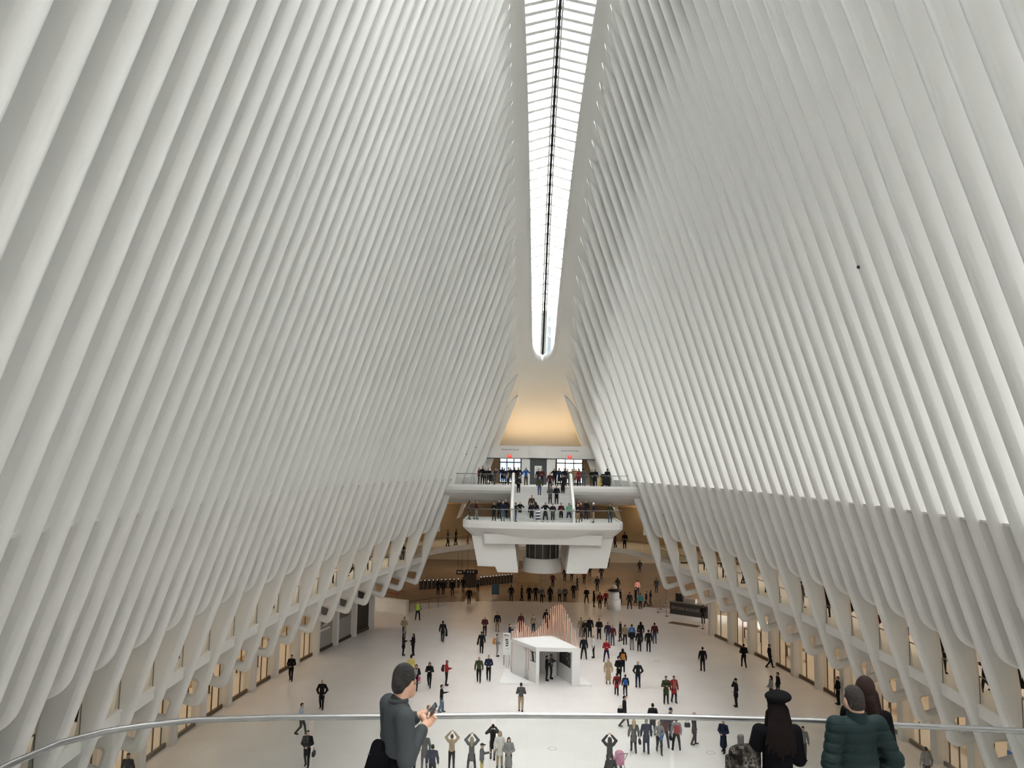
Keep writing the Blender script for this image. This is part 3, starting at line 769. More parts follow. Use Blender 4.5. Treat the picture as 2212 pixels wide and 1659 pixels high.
def bag_mesh(kind):
    def f():
        if kind == 'backpack': return sdmesh('backpack', [rbox((0, .0, 0), (.15, .085, .23), .07), rbox((0, .09, -.07), (.11, .04, .11), .035), cap((.09, -.06, .2), (.09, -.2, .12), .018, .018), cap((-.09, -.06, .2), (-.09, -.2, .12), .018, .018)], .014, .015)
        if kind == 'handbag': return sdmesh('handbag', [rbox((0, 0, 0), (.07, .16, .12), .04), cap((0, .1, .1), (0, .03, .27), .012, .012), cap((0, -.1, .1), (0, -.03, .27), .012, .012), cap((0, -.03, .27), (0, .03, .27), .012, .012)], .013, .012)
        if kind == 'suitcase': return sdmesh('suitcase', [rbox((0, 0, .3), (.12, .2, .28), .04), cap((0, .12, .55), (0, .12, .95), .014, .014), cap((0, -.12, .55), (0, -.12, .95), .014, .014), cap((0, -.12, .95), (0, .12, .95), .016, .016)], .016, .012)
        if kind == 'folded_coat': return sdmesh('folded_coat', [cap((0, 0, .0), (0, .02, -.42), .075, .11, .6), cap((0, .06, -.05), (0, .1, -.35), .05, .07)], .016, .04)
        if kind == 'newspaper': return sdmesh('newspaper', [rbox((0, 0, 0), (.015, .13, .17), .012)], .01, .005)
    return get(('bag', kind), f)
# who stands where: (column, row) of the feet seen by the viewer give the spot on the floor
def fl(px, py, z=0.): p = atz(px, py, z); return (p.x, p.y, z)
R_ = [
# px, py, face, arms, legs, top, topcolour, trouser colour, hair, hair colour, height, label
(902,1340,'a','pockets','wide','jacket','G','k','bald','g',1.74,'person in a bright yellow safety vest standing by the stair railing'),
(873,1377,'t','fold','step','jacket','t','j','short','k',1.72,'person in a beige jacket and jeans walking in with a pale coat over the arm'),
(871,1416,'r','phone','stand','coat','b','k','long','k',1.64,'person in a dark short coat facing a companion with a black bag'),
(892,1416,-60,'phone','stand','jacket','k','k','long','k',1.66,'person with long dark hair holding a black handbag, left of the hall'),
(956,1387,'a','down','walk','jacket','k','k','short','k',1.74,'person in a dark suit walking away alone with a coat over the right arm'),
(1047,1374,'t','fold','step','jacket','m','k','short','w',1.68,'white-haired person in a dark jacket with clasped hands near the white booth'),
(1074,1365,'t','down','step','jacket','k','T','short','b',1.72,'person in a black jacket and tan trousers just behind the booth on the left'),
(1040,1411,'a','down','step','coat','k','k','short','k',1.68,'person in a black coat walking away left of the white booth'),
(1074,1418,'r','fold','stand','jacket','G','G','short','k',1.70,'person in grey with a tan backpack beside the booth sign'),
(1101,1392,'r','reach','stand','jacket','n','k','short','k',1.66,'person in a navy jacket leaning over the booth side counter'),
(1125,1366,'t','down','stand','jacket','m','k','long','k',1.66,'person in dark red seen through the shorter copper rods'),
(1152,1368,'t','down','stand','sweater','T','k','short','k',1.58,'person in a beige top seen over the booth roof between the rods'),
(1180,1358,'a','down','stand','coat','k','k','short','k',1.74,'person in a black coat behind the left slope of the tall copper rods'),
(887,1470,'a','down','step','jacket','y','j','short','k',1.70,'person in a yellow shirt walking away beyond the man with the phone'),
(898,1491,'t','fold','walk','coat','k','k','long','b',1.66,'person with a white scarf and a pink bag walking towards the viewer'),
(927,1485,'t','phone','walk','jacket','k','k','long','k',1.64,'person all in black looking at a phone while walking'),
(964,1481,'r','phone','stand','jacket','r','k','bald','k',1.68,'person in a red jacket wearing a dark red backpack and reading a phone'),
(1034,1474,'t','down','step','jacket','o','k','bald','w',1.72,'person in an olive green jacket walking beside a companion in navy'),
(1055,1470,'t','fold','step','jacket','n','k','short','g',1.72,'person in a navy jacket walking beside a companion in olive green'),
(953,1539,'r','reach','step','sweater','k','J','short','k',1.62,'person in a black top and wide blue jeans holding out a phone'),
(1125,1537,'a','phone','step','jacket','g','t','short','k',1.70,'person in a dark jacket and khaki trousers walking to the booth entrance'),
(893,1657,'t','down','stand','jacket','u','T','short','b',1.20,'child in a bright blue jacket beside an elderly person in a suit'),
(912,1660,'t','down','stand','coat','g','g','bald','w',1.72,'elderly person in a dark grey suit standing next to a child in blue'),
(933,1690,'a','down','stand','jacket','n','k','short','k',1.72,'person in a slate blue jacket seen from behind just below the handrail joint'),
(975,1661,'a','high','stand','jacket','t','k','short','b',1.64,'person in a beige jacket photographing the roof with both arms raised'),
(1018,1668,'a','high','wide','coat','g','k','long','t',1.66,'person in a dark coat holding a camera high beside a capped companion'),
(1040,1682,'r','reach','stand','jacket','g','y','cap','k',1.62,'person in a dark cap and yellow trousers looking at a phone'),
(1064,1641,'a','photo','step','coat','k','g','short','k',1.74,'slim person in black photographing, behind the couple in long coats'),
(1079,1658,'t','down','stand','coat','W','t','hood','t',1.72,'person in a hooded beige coat standing next to one in a grey coat'),
(1098,1669,'t','fold','stand','longcoat','G','k','long','b',1.66,'person with long brown hair in a long grey coat'),
(1220,1256,'a','down','step','coat','k','k','short','k',1.7,'dark figure walking away in the far hall, first right of the platform pier'),
(1235,1256,'a','down','step','jacket','b','k','short','k',1.7,'dark figure walking away in the far hall, under the right pier'),
(1262,1262,'t','down','step','jacket','m','k','short','k',1.7,'dark red clad figure in the far hall right of the right pier'),
(1274,1246,'a','down','step','jacket','k','k','short','k',1.7,'dark figure farthest away beside the right pier'),
(1299,1252,'a','down','step','coat','k','k','short','k',1.72,'dark figure in a long coat alone in the far hall'),
(1290,1277,'a','down','stand','jacket','k','k','short','k',1.74,'broad dark figure standing in the middle of the far hall'),
(1247,1275,'r','down','step','coat','b','k','short','k',1.7,'dark figure facing right behind a companion in the far hall'),
(1239,1293,'t','down','step','jacket','k','k','short','k',1.68,'dark figure stepping onto the white floor behind the copper rods'),
(1209,1300,'a','down','stand','jacket','G','k','short','t',1.62,'fair-haired figure in grey, left of a close pair at the white floor edge'),
(1217,1300,'a','down','stand','jacket','g','k','short','g',1.64,'figure in grey, right of a close pair at the white floor edge'),
(1267,1304,'t','fold','wide','jacket','k','k','short','k',1.7,'dark figure with hands together right of the copper rods at the floor edge'),
(1283,1311,'r','down','stand','coat','k','k','long','k',1.7,'dark figure facing the one with a red backpack'),
(1296,1315,'a','down','step','jacket','m','k','short','k',1.66,'figure with a red backpack left of the white drum kiosk'),
(1309,1311,'t','down','stand','jacket','r','k','short','k',1.66,'figure in a red jacket left of the white drum kiosk'),
(1340,1308,'l','down','stand','longcoat','k','k','short','k',1.74,'dark figure in a long coat leaning at the white drum kiosk'),
(1334,1279,'a','reach','stand','coat','k','k','long','k',1.68,'dark figure standing behind the white drum kiosk'),
(1377,1286,'a','down','step','jacket','p','k','short','k',1.74,'person in a pink shirt walking into the far hall'),
(1360,1316,'a','down','wide','jacket','k','k','short','k',1.74,'broad dark figure left in the group near the food counter'),
(1383,1316,'a','down','stand','jacket','e','k','short','k',1.66,'figure in a teal jacket in the group near the food counter'),
(1373,1303,'r','down','step','coat','k','k','short','k',1.7,'dark figure at the back of the group near the food counter'),
(1396,1312,'l','down','walk','jacket','b','k','short','k',1.68,'dark figure walking left in the group near the food counter'),
(1405,1309,'l','hips','step','jacket','k','k','long','k',1.66,'dark long-haired figure right in the group near the food counter'),
(1418,1281,'a','down','step','jacket','k','k','short','k',1.72,'lone dark figure beside the last leg on the right'),
(1382,1237,'a','down','step','coat','k','k','short','k',1.7,'dark figure far away under the right far gallery'),
(1313,1226,'a','down','step','jacket','b','k','short','k',1.7,'tiny dark figure at the very back right of the pier'),
(1519,1347,'a','fold','stand','coat','k','k','short','k',1.74,'dark figure queueing at the food counter by the first column'),
(946,1285,'a','down','stand','coat','k','k','short','k',1.7,'dark figure in front of the ticket gates, left of the near pair'),
(955,1285,'a','down','stand','jacket','k','k','short','k',1.66,'dark figure in front of the ticket gates, right of the near pair'),
(977,1286,'t','down','stand','jacket','k','k','short','k',1.7,'dark figure in front of the ticket gates by the stair railing'),
(1013,1305,'t','down','stand','jacket','k','k','short','k',1.74,'dark figure standing alone at the left edge of the white floor'),
(1032,1279,'t','down','step','jacket','g','k','short','k',1.66,'figure in grey near the dark booth by the ticket gates'),
(1000,1279,'a','down','step','jacket','k','k','short','k',1.66,'dark figure passing behind the ticket gates booth'),
(1104,1299,'a','down','stand','jacket','k','k','short','k',1.76,'broad dark figure below the left platform pier'),
(1127,1298,'r','down','step','coat','b','k','short','k',1.68,'dark figure turning right below the lift drum'),
(1143,1299,'t','down','stand','longcoat','k','k','hood','k',1.70,'figure in a wide black cloak below the lift drum'),
(1157,1299,'t','down','stand','jacket','k','k','short','k',1.72,'dark figure next to the cloaked one below the lift drum'),
(1170,1302,'t','down','stand','jacket','g','k','short','k',1.68,'figure in grey with a bag below the lift drum'),
(1188,1301,'a','down','stand','longcoat','k','k','long','k',1.7,'dark figure in a long coat behind the copper rods on the left'),
(1194,1269,'t','down','step','jacket','m','k','short','k',1.72,'dark figure walking in the far hall below the gap of the piers'),
(1255,1377,'t','down','step','jacket','T','T','short','b',1.70,'person in tan beside the right slope of the copper rods'),
(1264,1382,'t','phone','stand','jacket','k','k','short','k',1.66,'person in black reading a phone right of the copper rods'),
(1274,1377,'t','down','stand','coat','k','k','bald','w',1.76,'bald person with a bag strap right of the copper rods'),
(1294,1381,'t','fold','stand','coat','k','k','short','k',1.74,'slim person in a long black jacket standing alone right of the copper rods'),
(1313,1388,'t','down','stand','jacket','n','j','short','b',1.68,'person in navy at the left end of the large group'),
(1323,1395,'a','down','stand','jacket','m','j','short','t',1.70,'person in a dark red jacket and jeans in the large group'),
(1340,1385,'l','down','step','coat','k','k','bald','g',1.72,'person in black leaning left in the large group'),
(1350,1393,'a','down','stand','jacket','T','k','short','b',1.66,'person in a tan jacket in the middle of the large group'),
(1358,1393,'a','down','stand','jacket','u','j','short','k',1.68,'person in a blue jacket in the middle of the large group'),
(1365,1404,'a','fold','stand','jacket','k','G','short','g',1.66,'person in a black jacket and grey trousers in front of the large group'),
(1384,1388,'a','down','stand','coat','k','k','hood','k',1.72,'hooded person in black behind two others in the large group'),
(1381,1407,'a','down','step','coat','k','k','short','k',1.68,'person in a black coat walking away, left of the front two in the large group'),
(1401,1408,'a','down','step','jacket','k','k','short','k',1.74,'person in black walking away, right of the front two in the large group'),
(1414,1390,'a','down','stand','jacket','m','j','short','k',1.72,'person with a backpack and blue jeans at the right end of the large group'),
(1261,1424,'t','down','wide','jacket','k','k','short','b',1.74,'person in a black suit at the right corner of the booth'),
(1282,1421,'l','down','stand','jacket','w','k','bald','g',1.72,'person in a white shirt and black trousers right of the booth'),
(1310,1430,'t','phone','wide','jacket','r','n','short','k',1.70,'person in a dark red jacket looking down right of the booth'),
(1345,1452,'a','down','stand','jacket','k','k','long','k',1.68,'person with an orange backpack right of the booth'),
(1314,1477,'t','down','stand','longcoat','t','t','short','y',1.68,'person in a long beige coat right of the booth'),
(1337,1472,'t','fold','stand','coat','k','k','curly','k',1.68,'person in black with bushy hair behind two children'),
(1332,1501,'a','down','step','coat','r','k','short','b',1.38,'child in a red coat with a backpack'),
(1347,1503,'a','down','walk','jacket','k','k','short','k',1.36,'child with a bright blue backpack'),
(1378,1485,'a','pockets','stand','jacket','b','n','bald','k',1.74,'person in a dark jacket standing with back turned, right of the children'),
(1518,1450,'a','down','step','jacket','k','k','short','k',1.74,'person in a black suit walking away with a folded newspaper'),
(1607,1442,'a','fold','walk','jacket','k','k','short','k',1.74,'person in black walking away near the right shop windows'),
(1663,1443,'r','down','walk','jacket','k','k','short','b',1.74,'person in black striding right along the right shop windows'),
(1439,1520,'t','phone','stand','coat','o','k','short','k',1.70,'person in a dark olive coat, left of a couple'),
(1456,1518,15,'down','step','coat','r','k','short','b',1.66,'person in a long red coat and scarf, right of a couple'),
(1590,1527,'l','ear','stand','coat','k','k','beanie','k',1.72,'person in a long black coat talking on a phone'),
(1349,1571,'r','down','walk','jacket','k','b','short','k',1.76,'person in black striding behind the handrail with a shoulder bag'),
(1369,1626,'a','down','walk','coat','g','k','long','y',1.68,'blond person in a dark cape coat walking away with a handbag'),
(1396,1627,'a','down','step','coat','n','n','short','g',1.74,'grey-haired person in a navy coat and dark jeans walking away'),
(1410,1587,'a','down','step','coat','b','k','short','k',1.70,'dark figure with the head just above the handrail, behind the navy coat'),
(1424,1628,'t','fold','walk','sweater','G','k','bald','b',1.66,'person in a pale top carrying a blue bundle'),
(1436,1616,'a','down','wide','jacket','n','n','bald','k',1.76,'person in navy wearing a dark red backpack'),
(1449,1598,'r','phone','stand','jacket','g','k','beanie','n',1.68,'person in a dark bobble hat just above the handrail'),
(1461,1621,'a','down','wide','jacket','G','k','short','b',1.68,'person in a grey jacket wearing a bright red backpack'),
(1500,1609,'r','down','step','coat','k','k','bald','y',1.72,'person in a dark coat with a bag swinging, right of the backpackers'),
(1563,1626,-40,'fold','step','longcoat','n','k','short','k',1.70,'person in a pale top and long dark apron coat right of the floor ring'),
(1317,1672,'a','high','stand','jacket','b','k','hood','k',1.72,'hooded person photographing at the lower edge beside a pushchair'),
(1319,1712,'a','down','stand','jacket','k','k','short','k',1.70,'person in a black sweatshirt with a printed back at the lower edge'),
(1666,1517,'l','fold','stand','jacket','G','k','long','k',1.66,'person in grey and black beside a taller companion near the right shops'),
(1681,1512,'l','down','stand','jacket','k','k','short','k',1.74,'taller person in black behind a companion near the right shops'),
(1811,1522,'l','fold','stand','jacket','k','k','short','k',1.74,'person in black standing at the right shop door left of the couple at the rail'),
(1736,1643,'t','down','stand','jacket','G','g','short','k',1.70,'person in grey partly hidden by the beret wearer at the rail'),
(1806,1647,'l','down','stand','jacket','k','k','short','k',1.70,'person in black partly hidden left of the green padded jacket'),
(2003,1694,'a','down','stand','jacket','G','k','short','k',1.72,'person in a grey jacket at the lower right near the shop glass'),
(628,1471,'t','fold','step','jacket','k','k','short','k',1.74,'person in black walking along the left shop windows'),
(694,1532,'t','pockets','step','coat','k','k','bald','k',1.74,'person in a black padded coat walking on the left of the hall'),
(650,1588,'r','hips','walk','jacket','L','b','short','k',1.70,'person in a light blue shirt striding across the left of the hall'),
(662,1657,'t','fold','step','coat','k','k','short','k',1.74,'person in black carrying a briefcase below the left handrail'),
(272,1712,'t','down','step','jacket','k','k','short','b',1.70,'person at the lower left edge under the gallery'),
]
ROOTS = {}
for row in R_:
    px, py, f_, a_, l_, tp, tcol, trc, hr, hc, h, lab = row
    ROOTS[lab] = person(fl(px, py), f_, a_, l_, tp, tcol, trc, hr, hc, h, lab, 'people on the hall floor', skin='S' if 'dark red backpack and reading' in lab else 's', flare=.035 if 'wide blue jeans' in lab else 0, vest='safety vest' in lab)
def who(s):
    q = [k for k in ROOTS if s in k]; assert len(q) == 1, (s, q); return ROOTS[q[0]]
# bags and things people carry
BP, HB = bag_mesh('backpack'), bag_mesh('handbag')
for s, c, lab in (('tan backpack', 'O', 'tan backpack worn beside the booth sign'), ('dark red backpack and reading', 'm', 'dark red backpack on the one reading a phone'), ('with an orange backpack', 'O', 'orange backpack worn right of the booth'),
                  ('child in a red coat', 'm', 'dark red backpack on the child in a red coat'), ('child with a bright blue', 'u', 'bright blue backpack on a child'), ('navy wearing a dark red', 'm', 'dark red backpack on the one in navy by the handrail'),
                  ('wearing a bright red', 'r', 'bright red backpack on the one in grey by the handrail'), ('figure with a red backpack', 'r', 'red backpack in the far hall left of the white drum kiosk'), ('backpack and blue jeans', 'm', 'maroon backpack at the right end of the large group'), ('slate blue jacket', 'n', 'slate blue backpack just below the handrail joint')):
    carry(who(s), 'backpack', 'backpack', lab, BP, cm(c), (0, .25, 1.18), group='backpacks in the hall')
for s, c, off, lab in (('black handbag, left', 'k', (-.31, .1, .85), 'black shoulder bag of the long-haired one on the left'), ('white scarf', 'P', (.24, -.2, .82), 'bright pink bag carried by the one in a white scarf'), ('black coat walking away left', 'k', (.32, .0, .80), 'black bag of the one in a black coat left of the booth'),
                  ('blond person', 'k', (-.33, -.02, .58), 'black handbag hanging from the blond one'), ('briefcase below', 'k', (.32, .05, .62), 'black briefcase carried below the left handrail'), ('striding behind the handrail', 'k', (.02, .24, .9), 'big black shoulder bag carried behind the handrail'),
                  ('bag swinging', 'k', (.18, .34, .98), 'dark bag swinging right of the backpackers'), ('blue bundle', 'u', (.05, -.22, .93), 'bright blue bundle carried in front'), ('grey with a bag below', 'k', (.3, 0, .75), 'black bag in the far hall below the lift drum')):
    carry(who(s), 'handbag', 'bag', lab, HB, cm(c), off, group='bags in the hall')
FC = bag_mesh('folded_coat')
carry(who('pale coat over'), 'folded_coat', 'coat', 'pale coat folded over an arm on the left', FC, cm('t'), (.12, -.25, 1.08))
carry(who('dark suit walking away alone'), 'folded_coat', 'coat', 'dark coat carried over an arm on the left', FC, cm('k'), (-.30, -.08, .98))
carry(who('folded newspaper'), 'newspaper', 'newspaper', 'folded newspaper carried by the one in a black suit', bag_mesh('newspaper'), cm('W'), (.33, -.06, .84))
sc_ = who('white scarf'); o = part('scarf', get(('scarf',), lambda: sdmesh('scarf', [cap((-.07, -.10, 1.44), (-.06, -.15, .98), .035, .04), cap((.07, -.10, 1.44), (.05, -.15, 1.05), .035, .04), cap((-.06, .02, 1.47), (.06, .02, 1.47), .06, .06)], .018, .03)), cm('w'), sc_)
o = part('scarf', CACHE[('scarf',)], cm('T'), who('red coat and scarf'))
# people on the stair platform, the stair and the upper balcony
def stz(Y): return Z_MID + (Z_UP - Z_MID) * min(1, max(0, math.floor((Y - 66.9) / (4.5 / 16) + 1) / 16))
M_ = [
(1014,1122,'r','down','stand','jacket','g','g','long','b',1.66,'person in grey at the left corner of the stair platform'),
(1023,1122,'r','phone','step','jacket','m','G','short','k',1.66,'person holding up a camera at the left corner of the stair platform'),
(1067,1125,'t','phone','stand','coat','k','k','short','b',1.60,'person in a black coat with a red bag left on the stair platform'),
(1086,1126,'t','fold','stand','jacket','n','J','bald','w',1.74,'white-haired person in navy and light jeans on the stair platform'),
(1092,1121,'t','down','stand','coat','k','k','short','g',1.76,'person in black behind the white-haired one in light jeans'),
(1080,1121,'t','down','stand','coat','k','k','short','k',1.70,'person in black at the foot of the left balustrade'),
(1114,1127,'r','phone','stand','jacket','k','j','short','k',1.66,'person in black and blue jeans right of the left balustrade'),
(1123,1125,'t','photo','stand','jacket','k','k','short','y',1.66,'fair person in black photographing right of the left balustrade'),
(1148,1127,'t','reach','stand','coat','k','k','curly','k',1.66,'person with round bushy hair next to the striped post'),
(1157,1125,'a','down','stand','longcoat','k','k','long','k',1.66,'person with very long black hair behind the striped post'),
(1178,1128,'t','photo','wide','coat','k','k','short','b',1.68,'person in black taking a picture at the middle of the platform rail'),
(1194,1128,'t','fold','stand','coat','k','k','short','k',1.60,'person in a black skirt and white scarf at the platform rail'),
(1212,1128,'t','phone','stand','jacket','m','k','short','k',1.66,'person in maroon with a phone at the platform rail'),
(1222,1124,'t','down','stand','jacket','k','n','short','t',1.68,'person in black behind the one in pale green'),
(1229,1128,'t','fold','wide','jacket','E','n','short','k',1.64,'person in a pale green jacket at the platform rail'),
(1238,1126,'a','down','step','coat','m','k','long','k',1.70,'dark-haired person facing the stair right of the one in pale green'),
(1248,1129,'t','phone','stand','jacket','k','t','long','y',1.62,'blond person in black and beige trousers at the platform rail'),
(1254,1127,'t','down','stand','coat','m','k','short','P',1.66,'person with a pink cap behind the one in beige trousers'),
(1250,1122,'t','down','stand','jacket','m','k','short','k',1.76,'tall person in maroon behind the one with a pink cap'),
(1266,1122,'t','down','stand','coat','k','n','short','b',1.74,'person in a black suit and grey tie on the platform'),
(1282,1129,'l','fold','stand','jacket','n','t','beanie','w',1.70,'person in a white cap, navy jacket and beige trousers on the platform'),
(1318,1130,'t','pockets','stand','jacket','o','j','short','b',1.68,'person alone at the right corner of the stair platform'),
]
for row in M_:
    px, py, f_, a_, l_, tp, tcol, trc, hr, hc, h, lab = row
    ROOTS[lab] = person(fl(px, py, Z_MID), f_, a_, l_, tp, tcol, trc, hr, hc, h, lab, 'people on the stair platform')
S_ = [
(-.95,67.6,'t','down','step','jacket','B','k','short','r',1.72,'person in a brown jacket coming off the foot of the stair'),
(-.25,70.0,'t','down','step','jacket','o','j','short','k',1.70,'person in a green jacket and jeans coming down the stair'),
(.72,70.6,'t','down','stand','jacket','m','k','short','y',1.70,'person in maroon high on the stair'),
(.70,69.1,'t','fold','stand','coat','g','k','short','y',1.62,'fair person with a red bag halfway down the stair'),
(1.18,69.0,'t','fold','stand','coat','k','k','short','k',1.66,'person in a black and red jacket halfway down the stair'),
(1.9,70.4,'t','down','step','longcoat','k','B','long','k',1.72,'person in a long black coat and tan boots on the stair'),
]
for x, Y, f_, a_, l_, tp, tcol, trc, hr, hc, h, lab in S_:
    ROOTS[lab] = person((x, Y, stz(Y)), f_, a_, l_, tp, tcol, trc, hr, hc, h, lab, 'people on the stair')
U_ = [
(1034,1046,'r','down','stand','jacket','m','g','bald','r',1.68,'person in maroon leaning at the left end of the upper railing'),
(1042,1043,'t','down','stand','jacket','k','k','short','k',1.78,'tall person behind the left end of the upper railing'),
(1047,1046,'t','fold','stand','jacket','k','k','short','k',1.62,'person in black left of the pushchair on the upper balcony'),
(1050,1043,'t','down','stand','coat','k','k','short','b',1.64,'person in a dark coat behind the pushchair on the upper balcony'),
(1069,1046,'r','photo','stand','jacket','v','g','short','k',1.62,'person in purple right of the pushchair on the upper balcony'),
(1089,1047,'t','fold','stand','jacket','n','k','short','k',1.66,'person in a navy pullover at the upper railing'),
(1102,1047,'t','photo','wide','jacket','n','k','short','b',1.70,'person photographing at the upper railing left of the stair'),
(1119,1050,'t','hips','stand','jacket','k','k','short','y',1.78,'broad person in black with elbows out at the top of the stair'),
(1136,1051,'t','photo','stand','jacket','u','B','short','k',1.72,'person in a blue jacket taking a picture at the stair head'),
(1163,1048,'t','down','stand','jacket','k','n','short','t',1.66,'person left of the pair before the grey door'),
(1170,1051,'t','phone','stand','jacket','m','n','short','k',1.68,'person in dark red, right of the pair before the grey door'),
(1197,1050,'t','photo','stand','jacket','k','k','short','k',1.70,'person in black with a raised camera at the right of the stair head'),
(1203,1053,'t','down','stand','coat','n','k','short','k',1.68,'person in dark blue walking to the stair head'),
(1214,1053,'t','fold','stand','jacket','k','k','short','y',1.74,'person in black with fair hair at the top of the right balustrade'),
(1226,1046,'t','down','stand','jacket','g','g','short','k',1.66,'person in dark grey right of the right balustrade on the upper balcony'),
(1236,1044,'t','down','stand','coat','T','T','short','b',1.68,'person in brown behind the railing right of the stair head'),
(1244,1043,'t','down','stand','jacket','t','k','short','y',1.64,'person in beige behind the one in red on the upper balcony'),
(1251,1048,'t','down','step','coat','r','k','short','b',1.64,'person in bright red on the upper balcony'),
(1260,1049,'a','down','stand','jacket','g','J','short','k',1.74,'person in grey and light blue jeans at the right upper railing'),
(1279,1050,'t','fold','stand','jacket','k','k','short','b',1.66,'person with a phone left of the yellow floor sign'),
(1286,1046,'t','down','stand','coat','k','k','short','k',1.70,'dark person close behind the yellow floor sign'),
(1312,1049,'a','down','stand','jacket','k','k','short','k',1.74,'person in black behind the covered pushchair at the right upper railing'),
]
for row in U_:
    px, py, f_, a_, l_, tp, tcol, trc, hr, hc, h, lab = row
    Y = min(75.5, max(71.9, 71.9 + (1053 + (px - 1357) * .0157 - py) * .45)); p = (aty(px, py, Y).x, Y, Z_UP)
    ROOTS[lab] = person(p, f_, a_, l_, tp, tcol, trc, hr, hc, h, lab, 'people on the upper balcony')
sit = person((-2.15, 70.35, stz(70.35)), 't', 'fold', 'stand', 'coat', 'k', 'k', 'long', 'b', 1.5, 'child in a dark printed top at the top left of the stair', 'people on the stair')
# inside the entrances
for k, (x, Y, tcol, s) in enumerate([(-4.0, 81.2, 'n', 'navy'), (-3.4, 83.4, 'w', 'white'), (-2.7, 81.4, 'k', 'black'), (-2.3, 83.6, 'r', 'red')]):
    person((x, Y, 12.84), 'a' if k % 2 else 't', 'down', 'step', 'coat', tcol, 'k', 'short', 'k', 1.7, f'person in {s} in the lobby behind the left street entrance', 'people in the entrance lobbies')
for k, (x, Y, tcol, s) in enumerate([(2.0, 81.3, 'k', 'black'), (2.8, 83.5, 'p', 'pink'), (3.6, 81.4, 'T', 'tan'), (4.2, 83.4, 'g', 'grey')]):
    person((x, Y, 12.84), 'a' if k % 2 else 't', 'down', 'step', 'coat', tcol, 'k', 'short', 'k', 1.7, f'person in {s} in the lobby behind the right street entrance', 'people in the entrance lobbies')
# galleries: the bay number counts hooked legs from the far balcony
G_ = [(1, .35, 1.1, 'k', 'walk', 'l'), (1, 1.4, 1.9, 'k', 'stand', 't'), (1, 2.35, .9, 'k', 'stand', 't'), (1, 2.6, 1.5, 'b', 'stand', 'a'), (1, 3.45, 1.6, 'k', 'step', 'r'), (1, 4.4, .9, 'k', 'stand', 't'), (1, 4.65, 1.5, 'n', 'step', 'a'), (1, 5.4, 1.0, 'k', 'walk', 'l'), (1, 5.6, 1.9, 'k', 'stand', 't'), (1, 6.4, 1.2, 'g', 'step', 'r'), (1, 6.6, 2.2, 'k', 'stand', 'a'),
      (1, 7.3, 1.4, 'k', 'stand', 'a'), (1, 7.6, 2.2, 'T', 'step', 'l'), (1, 8.4, 1.0, 'k', 'stand', 't'), (1, 8.6, 1.9, 'b', 'walk', 'r'), (1, 9.4, 1.0, 'm', 'stand', 't'), (1, 9.6, 1.7, 'k', 'stand', 'a'), (1, 10.4, 1.0, 'u', 'step', 'l'), (1, 10.6, 1.9, 'k', 'stand', 't'), (1, 11.4, 1.2, 'k', 'stand', 't'), (1, 11.6, 2.0, 'g', 'step', 'a'), (1, 12.4, 1.5, 'k', 'walk', 'l'), (1, 12.6, 2.4, 'b', 'stand', 't'), (1, 13.5, 1.4, 'k', 'stand', 'a'), (1, 14.4, 1.7, 'L', 'step', 't'), (1, 15.4, 1.3, 'k', 'stand', 't'),
      (-1, .5, 1.3, 'k', 'step', 'r'), (-1, 2.45, 1.5, 'k', 'stand', 't'), (-1, 3.5, 1.2, 'b', 'walk', 'r'), (-1, 4.5, 1.3, 'k', 'stand', 'a'), (-1, 5.5, 1.6, 'T', 'step', 'l'), (-1, 7.5, 1.3, 'k', 'stand', 't'), (-1, 9.5, 1.4, 'n', 'step', 'r'), (-1, 11.5, 1.2, 'k', 'stand', 't'), (-1, 14.45, 1.1, 'k', 'stand', 'r')]
seen = {}
for side, i, off, tcol, l_, f_ in G_:
    Y = Yi(i); x = side * (nose(side, Y, 6.1) + off + .25); k = int(i)
    cn = {'k': 'black', 'b': 'charcoal', 'n': 'navy', 'g': 'grey', 'T': 'brown', 'm': 'maroon', 'u': 'blue', 'L': 'blue'}[tcol]
    person((x, Y, Z_DECK), f_, random.choice(['down', 'fold', 'phone']), l_, random.choice(['jacket', 'coat']), tcol, random.choice('kkj'), random.choice(['short', 'short', 'long']), 'k', random.uniform(1.62, 1.76),
           f'person in {cn} in {SN[side]} gallery between {ordn(k)} and {ordn(k + 1)} legs from far end' + (', by glass' if off < 1.35 else ', set back'), f'people on the {SN[side]} gallery')
for k, (a_, off, tcol, f_, lab) in enumerate([(2.42, 1.0, 'g', 'r', 'person in grey on the far gallery left of the platform, left of three'), (2.33, 1.1, 'k', 'l', 'tall dark person on the far gallery left of the platform, middle of three'), (2.22, .9, 'r', 'l', 'child in red on the far gallery left of the platform'),
                                              (.78, .9, 'k', 'a', 'dark person on the far gallery right of the platform'), (.88, 1.0, 'm', 'l', 'person in dark red on the far gallery right of the platform')]):
    x, y = fe(a_, off); person((x, y, Z_DECK), f_, 'down', 'step', 'coat', tcol, 'k', 'short', 'k', 1.2 if 'child' in lab else 1.74, lab, 'people on the far gallery')
